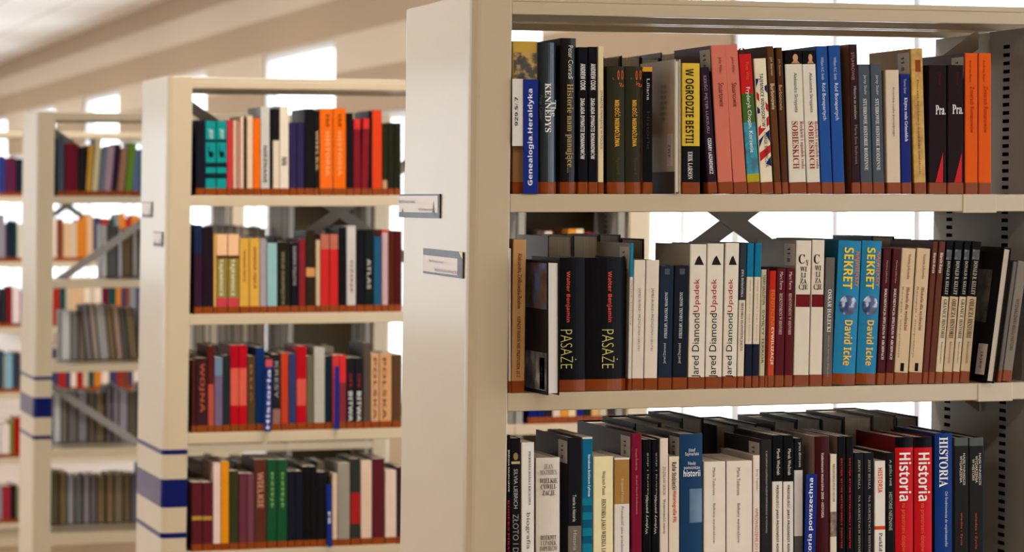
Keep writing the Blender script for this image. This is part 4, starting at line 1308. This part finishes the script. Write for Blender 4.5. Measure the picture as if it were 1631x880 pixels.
TQ = (24, 150, 146)
OR = (240, 110, 16)
tqsegs = [(435, TQ), (450, (20, 44, 48)), (565, TQ), (592, (20, 44, 48)), (625, TQ), (655, (20, 44, 48)), (0, TQ)]
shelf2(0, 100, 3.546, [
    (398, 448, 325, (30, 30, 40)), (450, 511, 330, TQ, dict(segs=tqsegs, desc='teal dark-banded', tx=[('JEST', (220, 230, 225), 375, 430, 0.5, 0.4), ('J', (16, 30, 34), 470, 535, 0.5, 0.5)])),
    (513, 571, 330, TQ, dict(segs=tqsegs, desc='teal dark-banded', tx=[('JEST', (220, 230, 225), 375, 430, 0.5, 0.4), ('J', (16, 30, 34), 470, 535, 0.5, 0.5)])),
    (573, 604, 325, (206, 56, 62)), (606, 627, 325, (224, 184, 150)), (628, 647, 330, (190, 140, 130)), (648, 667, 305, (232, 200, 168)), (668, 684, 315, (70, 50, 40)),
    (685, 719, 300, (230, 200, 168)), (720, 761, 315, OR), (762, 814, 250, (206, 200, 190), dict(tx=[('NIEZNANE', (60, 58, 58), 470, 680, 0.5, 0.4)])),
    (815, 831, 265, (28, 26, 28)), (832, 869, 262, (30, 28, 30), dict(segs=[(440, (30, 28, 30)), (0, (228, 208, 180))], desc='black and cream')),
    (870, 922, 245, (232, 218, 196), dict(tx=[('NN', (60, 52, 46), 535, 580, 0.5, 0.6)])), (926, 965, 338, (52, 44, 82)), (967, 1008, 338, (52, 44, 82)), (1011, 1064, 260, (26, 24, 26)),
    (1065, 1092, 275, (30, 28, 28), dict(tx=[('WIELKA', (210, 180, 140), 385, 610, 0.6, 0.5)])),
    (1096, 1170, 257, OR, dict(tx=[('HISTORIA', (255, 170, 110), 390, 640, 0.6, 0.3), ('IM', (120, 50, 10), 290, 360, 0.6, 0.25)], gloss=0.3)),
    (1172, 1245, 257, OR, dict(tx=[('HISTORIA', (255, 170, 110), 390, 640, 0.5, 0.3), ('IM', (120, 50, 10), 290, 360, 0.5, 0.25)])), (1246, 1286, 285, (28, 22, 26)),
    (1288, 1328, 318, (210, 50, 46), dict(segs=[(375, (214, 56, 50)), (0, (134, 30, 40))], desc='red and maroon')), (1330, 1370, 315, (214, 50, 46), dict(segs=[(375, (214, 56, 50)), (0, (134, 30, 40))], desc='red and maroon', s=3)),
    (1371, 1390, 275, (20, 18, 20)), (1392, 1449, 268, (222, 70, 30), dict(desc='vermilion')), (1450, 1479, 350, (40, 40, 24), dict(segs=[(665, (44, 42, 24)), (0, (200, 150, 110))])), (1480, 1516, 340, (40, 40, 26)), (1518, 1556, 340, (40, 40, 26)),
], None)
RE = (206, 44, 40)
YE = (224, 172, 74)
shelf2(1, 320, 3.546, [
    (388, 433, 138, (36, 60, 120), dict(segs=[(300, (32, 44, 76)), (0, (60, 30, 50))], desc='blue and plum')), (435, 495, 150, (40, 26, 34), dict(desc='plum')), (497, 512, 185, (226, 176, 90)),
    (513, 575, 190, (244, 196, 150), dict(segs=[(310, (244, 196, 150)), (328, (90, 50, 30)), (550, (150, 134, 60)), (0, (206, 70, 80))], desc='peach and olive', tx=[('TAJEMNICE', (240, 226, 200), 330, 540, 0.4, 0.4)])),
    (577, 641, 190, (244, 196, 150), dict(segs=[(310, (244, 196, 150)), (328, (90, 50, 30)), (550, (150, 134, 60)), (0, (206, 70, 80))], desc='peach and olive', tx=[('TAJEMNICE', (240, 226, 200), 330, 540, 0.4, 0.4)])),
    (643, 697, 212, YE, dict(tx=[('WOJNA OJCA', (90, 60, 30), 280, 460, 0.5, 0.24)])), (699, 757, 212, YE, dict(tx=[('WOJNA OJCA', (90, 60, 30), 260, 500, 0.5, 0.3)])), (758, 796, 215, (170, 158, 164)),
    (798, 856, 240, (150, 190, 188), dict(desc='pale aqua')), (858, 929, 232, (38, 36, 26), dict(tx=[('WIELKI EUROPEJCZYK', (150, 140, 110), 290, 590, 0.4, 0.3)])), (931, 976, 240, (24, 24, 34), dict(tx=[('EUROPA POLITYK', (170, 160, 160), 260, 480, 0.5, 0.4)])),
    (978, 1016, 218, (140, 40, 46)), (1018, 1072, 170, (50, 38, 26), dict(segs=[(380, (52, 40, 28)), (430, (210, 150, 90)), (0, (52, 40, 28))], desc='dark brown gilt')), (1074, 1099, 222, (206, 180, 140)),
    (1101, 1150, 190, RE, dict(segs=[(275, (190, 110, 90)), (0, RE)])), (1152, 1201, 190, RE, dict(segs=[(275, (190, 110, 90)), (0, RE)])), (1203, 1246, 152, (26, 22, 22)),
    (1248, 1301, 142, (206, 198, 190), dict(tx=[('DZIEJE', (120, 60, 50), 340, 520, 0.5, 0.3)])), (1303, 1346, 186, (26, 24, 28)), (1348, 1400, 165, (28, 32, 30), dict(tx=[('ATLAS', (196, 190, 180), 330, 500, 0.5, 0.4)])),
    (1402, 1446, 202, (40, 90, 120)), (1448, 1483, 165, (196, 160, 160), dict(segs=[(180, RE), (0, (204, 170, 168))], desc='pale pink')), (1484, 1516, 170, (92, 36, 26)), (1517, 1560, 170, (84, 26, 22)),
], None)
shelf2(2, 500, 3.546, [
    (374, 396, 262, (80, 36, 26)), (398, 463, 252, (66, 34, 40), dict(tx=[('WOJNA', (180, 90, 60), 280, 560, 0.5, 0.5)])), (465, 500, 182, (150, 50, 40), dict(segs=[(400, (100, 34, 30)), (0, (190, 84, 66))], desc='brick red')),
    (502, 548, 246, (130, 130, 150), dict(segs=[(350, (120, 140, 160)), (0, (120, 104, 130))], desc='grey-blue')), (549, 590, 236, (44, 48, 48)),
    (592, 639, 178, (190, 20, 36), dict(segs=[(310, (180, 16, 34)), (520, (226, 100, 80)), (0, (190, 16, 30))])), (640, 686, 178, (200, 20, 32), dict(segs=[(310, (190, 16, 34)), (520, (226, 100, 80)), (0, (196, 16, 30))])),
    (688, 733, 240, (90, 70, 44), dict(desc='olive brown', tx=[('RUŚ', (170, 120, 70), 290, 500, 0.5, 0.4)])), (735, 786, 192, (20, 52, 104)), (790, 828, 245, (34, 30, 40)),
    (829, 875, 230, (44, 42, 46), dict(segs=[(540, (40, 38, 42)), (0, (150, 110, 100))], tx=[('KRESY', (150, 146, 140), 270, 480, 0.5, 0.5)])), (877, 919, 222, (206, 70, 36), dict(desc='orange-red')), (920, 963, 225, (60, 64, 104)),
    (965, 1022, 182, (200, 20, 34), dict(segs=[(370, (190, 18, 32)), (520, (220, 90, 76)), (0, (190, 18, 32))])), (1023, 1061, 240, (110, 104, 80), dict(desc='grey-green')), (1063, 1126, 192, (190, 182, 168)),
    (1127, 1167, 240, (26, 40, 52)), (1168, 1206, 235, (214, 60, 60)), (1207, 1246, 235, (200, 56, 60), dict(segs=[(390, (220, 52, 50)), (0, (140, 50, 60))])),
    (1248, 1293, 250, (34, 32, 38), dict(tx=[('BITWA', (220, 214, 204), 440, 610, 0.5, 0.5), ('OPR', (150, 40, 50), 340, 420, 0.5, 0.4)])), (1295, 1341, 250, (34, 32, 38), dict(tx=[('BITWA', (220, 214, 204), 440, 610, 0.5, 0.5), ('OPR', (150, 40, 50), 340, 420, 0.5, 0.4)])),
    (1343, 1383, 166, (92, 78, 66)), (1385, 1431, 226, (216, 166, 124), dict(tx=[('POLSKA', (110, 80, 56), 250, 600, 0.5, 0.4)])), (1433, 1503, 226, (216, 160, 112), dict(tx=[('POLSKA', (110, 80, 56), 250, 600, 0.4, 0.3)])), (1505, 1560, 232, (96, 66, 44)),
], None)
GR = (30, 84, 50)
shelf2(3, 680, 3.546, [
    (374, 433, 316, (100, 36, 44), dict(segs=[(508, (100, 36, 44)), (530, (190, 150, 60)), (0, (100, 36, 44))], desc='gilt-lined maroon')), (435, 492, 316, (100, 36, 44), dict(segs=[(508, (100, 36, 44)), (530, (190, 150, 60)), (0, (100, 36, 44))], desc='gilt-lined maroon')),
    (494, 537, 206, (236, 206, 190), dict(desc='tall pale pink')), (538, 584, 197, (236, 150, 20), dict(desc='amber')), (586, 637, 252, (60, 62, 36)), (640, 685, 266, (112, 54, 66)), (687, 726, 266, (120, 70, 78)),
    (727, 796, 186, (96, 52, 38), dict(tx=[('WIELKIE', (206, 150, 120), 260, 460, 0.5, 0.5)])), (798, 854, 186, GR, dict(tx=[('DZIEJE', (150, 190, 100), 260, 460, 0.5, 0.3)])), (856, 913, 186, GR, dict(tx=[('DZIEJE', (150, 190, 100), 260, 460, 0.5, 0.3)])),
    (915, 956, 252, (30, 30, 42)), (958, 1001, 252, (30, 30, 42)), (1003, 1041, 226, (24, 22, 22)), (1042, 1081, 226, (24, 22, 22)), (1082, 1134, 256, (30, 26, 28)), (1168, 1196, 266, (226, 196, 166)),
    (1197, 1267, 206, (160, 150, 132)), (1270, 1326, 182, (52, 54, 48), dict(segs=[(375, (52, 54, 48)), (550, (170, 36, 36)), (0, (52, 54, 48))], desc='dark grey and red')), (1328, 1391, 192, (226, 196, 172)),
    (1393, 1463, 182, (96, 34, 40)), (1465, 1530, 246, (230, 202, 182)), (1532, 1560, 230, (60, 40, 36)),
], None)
divider(1, 2, 420.5, 431.5, 573, 'Historia', 'tilted pink-headed divider strip on third shelf of second bookcase', text_y=(590, 684), rec=-0.02, s=2.5, head=0.02)
divider(1, 2, 532, 539.5, 584, '', 'narrow blue divider strip against red book, third shelf of second bookcase', rec=-0.012, s=1.0)
divider(1, 3, 521.5, 529.5, 772, '94', 'blue divider strip beside cream book, fourth shelf of second bookcase', text_y=(815, 835), rec=-0.012, s=-2)

# second bay of the second bookcase, glimpsed through the front bookcase
PAL = [(40, 30, 28), (90, 70, 66), (226, 200, 180), (30, 24, 26), (220, 120, 20), (222, 140, 40), (232, 210, 170), (190, 40, 44), (120, 30, 36), (200, 180, 130), (50, 60, 110)]
PAL3 = [(16, 28, 110), (18, 30, 100), (40, 30, 36), (230, 200, 180), (226, 150, 50), (230, 206, 160), (28, 36, 120), (30, 44, 40), (226, 170, 110), (200, 190, 160), (60, 50, 50)]
for lev, pal, base_h in ((1, PAL, 0.225), (2, PAL3, 0.235)):
    rnd = random.Random(20 + lev)
    X = UNITS[1][0] + BAY[1] + 0.034
    XE = UNITS[1][0] + 1.245 - 0.044
    ww = (XE - X) / len(pal)
    for i, c in enumerate(pal):
        w = ww * (1.0 if i % 2 else 0.98)
        h = base_h + rnd.uniform(-0.03, 0.006)
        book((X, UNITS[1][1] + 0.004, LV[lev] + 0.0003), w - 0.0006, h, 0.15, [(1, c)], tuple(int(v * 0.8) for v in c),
             label='%s book in narrow end bay, %s from inner frame, %s of second bookcase' % (colname(c), ordinal(i + 1), SHELF_NAME[lev]), group='books in the end bay of the second bookcase')
        X += ww

# ------------------------------------------------------------------ third bookcase
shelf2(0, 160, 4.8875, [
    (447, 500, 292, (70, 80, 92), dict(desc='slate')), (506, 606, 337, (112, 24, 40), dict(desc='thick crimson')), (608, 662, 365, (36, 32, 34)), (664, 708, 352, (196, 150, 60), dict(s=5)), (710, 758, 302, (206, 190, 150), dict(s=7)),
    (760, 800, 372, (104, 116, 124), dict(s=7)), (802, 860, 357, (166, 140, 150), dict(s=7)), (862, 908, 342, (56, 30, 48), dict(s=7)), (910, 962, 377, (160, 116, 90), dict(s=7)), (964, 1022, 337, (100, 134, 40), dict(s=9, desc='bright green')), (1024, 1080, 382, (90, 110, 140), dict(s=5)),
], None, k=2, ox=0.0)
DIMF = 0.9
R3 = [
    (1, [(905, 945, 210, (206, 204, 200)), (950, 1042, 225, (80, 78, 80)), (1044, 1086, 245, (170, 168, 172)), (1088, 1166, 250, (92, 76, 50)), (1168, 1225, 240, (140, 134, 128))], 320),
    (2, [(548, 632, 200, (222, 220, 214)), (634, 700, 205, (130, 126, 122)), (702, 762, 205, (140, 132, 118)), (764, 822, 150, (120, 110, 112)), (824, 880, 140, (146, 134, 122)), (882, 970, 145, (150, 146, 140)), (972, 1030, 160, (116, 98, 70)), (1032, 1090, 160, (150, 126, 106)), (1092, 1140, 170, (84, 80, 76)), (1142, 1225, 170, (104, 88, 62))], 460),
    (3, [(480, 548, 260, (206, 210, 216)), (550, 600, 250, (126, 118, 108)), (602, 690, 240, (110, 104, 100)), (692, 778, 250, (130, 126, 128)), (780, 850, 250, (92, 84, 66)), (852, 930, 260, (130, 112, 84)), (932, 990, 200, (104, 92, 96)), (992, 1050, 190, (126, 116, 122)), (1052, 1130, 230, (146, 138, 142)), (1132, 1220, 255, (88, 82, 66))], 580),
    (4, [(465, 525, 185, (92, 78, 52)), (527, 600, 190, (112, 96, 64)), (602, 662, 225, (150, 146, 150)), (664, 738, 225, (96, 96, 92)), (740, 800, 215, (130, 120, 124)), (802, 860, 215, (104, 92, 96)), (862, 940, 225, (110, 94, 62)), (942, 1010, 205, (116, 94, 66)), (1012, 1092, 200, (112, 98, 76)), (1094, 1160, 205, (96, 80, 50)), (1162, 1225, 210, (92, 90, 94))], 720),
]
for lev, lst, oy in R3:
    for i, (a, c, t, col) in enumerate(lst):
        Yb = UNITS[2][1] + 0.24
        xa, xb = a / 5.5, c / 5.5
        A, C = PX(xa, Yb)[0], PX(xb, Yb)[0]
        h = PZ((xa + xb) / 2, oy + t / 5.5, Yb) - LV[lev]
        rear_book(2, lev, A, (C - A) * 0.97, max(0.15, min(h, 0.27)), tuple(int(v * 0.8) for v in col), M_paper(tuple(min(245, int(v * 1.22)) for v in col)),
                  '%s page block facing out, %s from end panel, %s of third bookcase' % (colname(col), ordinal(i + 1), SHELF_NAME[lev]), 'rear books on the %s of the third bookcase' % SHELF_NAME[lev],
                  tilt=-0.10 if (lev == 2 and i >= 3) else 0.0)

# ------------------------------------------------------------------ fourth bookcase: what shows beside the third
R4 = [
    (0, [(-14, -2, 300, (150, 70, 40)), (-1, 7, 430, (36, 60, 130)), (7.5, 25, 445, (88, 34, 62)), (25.5, 42, 455, (28, 30, 46))], 160, 4.8875),
    (1, [(-12, 0, 160, (160, 150, 160)), (1, 8, 120, (150, 140, 150)), (8.5, 15, 200, (50, 50, 60)), (15.5, 20, 175, (24, 28, 50)), (20.5, 27, 180, (20, 62, 56)), (27.5, 44, 200, (206, 196, 180))], 320, 5.5),
    (2, [(-12, -1, 60, (40, 40, 44)), (0, 10.5, 0, (46, 44, 46)), (11, 19, -20, (130, 20, 26)), (19.5, 32, -10, (226, 206, 206)), (32.5, 44, 20, (110, 26, 36))], 460, 5.5),
    (3, [(-12, -1, 560, (60, 70, 80)), (0, 5.5, 545, (30, 80, 96)), (6, 8, 590, (206, 170, 130)), (8.5, 20, 570, (130, 170, 186)), (20.5, 32, 560, (56, 60, 70)), (32.5, 44, 580, (120, 40, 44))], 460, 5.5),
    (4, [(-12, 0, 540, (216, 206, 196)), (1, 15.5, 530, (226, 212, 202)), (16, 22, 500, (120, 120, 40)), (22.5, 35, 470, (160, 20, 24)), (35.5, 44, 480, (90, 30, 30))], 580, 5.5),
    (5, [(-12, 3.5, 300, (150, 140, 136)), (4, 17, 300, (150, 44, 56)), (17.5, 25, 290, (24, 24, 22)), (25.5, 29, 300, (120, 120, 80)), (29.5, 44, 310, (190, 160, 140))], 720, 5.5),
]
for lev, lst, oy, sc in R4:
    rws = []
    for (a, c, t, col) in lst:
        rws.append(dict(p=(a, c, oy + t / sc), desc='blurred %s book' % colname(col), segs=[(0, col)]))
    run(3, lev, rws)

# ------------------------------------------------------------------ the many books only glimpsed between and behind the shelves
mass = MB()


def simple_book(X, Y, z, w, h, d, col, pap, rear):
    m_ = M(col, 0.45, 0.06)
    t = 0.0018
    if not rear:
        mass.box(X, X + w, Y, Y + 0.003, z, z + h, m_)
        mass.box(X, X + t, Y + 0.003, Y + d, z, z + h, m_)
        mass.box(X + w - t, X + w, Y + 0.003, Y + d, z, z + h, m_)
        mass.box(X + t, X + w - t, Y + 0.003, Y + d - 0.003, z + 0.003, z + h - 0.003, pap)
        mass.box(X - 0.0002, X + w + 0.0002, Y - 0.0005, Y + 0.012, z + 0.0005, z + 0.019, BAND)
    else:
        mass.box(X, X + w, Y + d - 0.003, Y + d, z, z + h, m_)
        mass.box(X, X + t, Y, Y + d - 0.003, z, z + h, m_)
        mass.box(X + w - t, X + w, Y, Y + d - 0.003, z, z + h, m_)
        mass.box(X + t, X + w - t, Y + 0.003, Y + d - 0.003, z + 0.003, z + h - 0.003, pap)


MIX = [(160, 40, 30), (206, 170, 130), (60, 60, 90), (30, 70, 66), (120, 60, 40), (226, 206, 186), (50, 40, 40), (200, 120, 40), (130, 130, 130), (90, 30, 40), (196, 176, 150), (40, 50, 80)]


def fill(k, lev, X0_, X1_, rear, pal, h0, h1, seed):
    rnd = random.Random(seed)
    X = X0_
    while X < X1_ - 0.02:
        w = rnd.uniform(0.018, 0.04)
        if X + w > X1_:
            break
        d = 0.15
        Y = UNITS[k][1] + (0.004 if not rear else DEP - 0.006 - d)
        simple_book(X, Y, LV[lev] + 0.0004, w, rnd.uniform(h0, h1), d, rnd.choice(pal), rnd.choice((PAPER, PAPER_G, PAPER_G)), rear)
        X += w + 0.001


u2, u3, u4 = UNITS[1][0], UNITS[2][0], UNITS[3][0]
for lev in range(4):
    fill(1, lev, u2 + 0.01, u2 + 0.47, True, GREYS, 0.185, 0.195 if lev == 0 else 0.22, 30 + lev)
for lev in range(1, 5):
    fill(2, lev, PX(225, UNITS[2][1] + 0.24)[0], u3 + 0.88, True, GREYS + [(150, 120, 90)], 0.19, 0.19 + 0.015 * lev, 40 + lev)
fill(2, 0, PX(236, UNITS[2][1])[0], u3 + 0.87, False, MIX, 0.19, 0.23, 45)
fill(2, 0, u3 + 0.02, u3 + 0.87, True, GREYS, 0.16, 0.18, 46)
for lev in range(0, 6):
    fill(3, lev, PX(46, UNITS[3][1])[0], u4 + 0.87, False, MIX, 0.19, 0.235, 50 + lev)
mo = mass.build('books')
tag(mo, 'remaining blurred books glimpsed on shelves behind the counted rows', 'books', 'books glimpsed behind', 'stuff')

flush_texts()
print('books', NB[0])
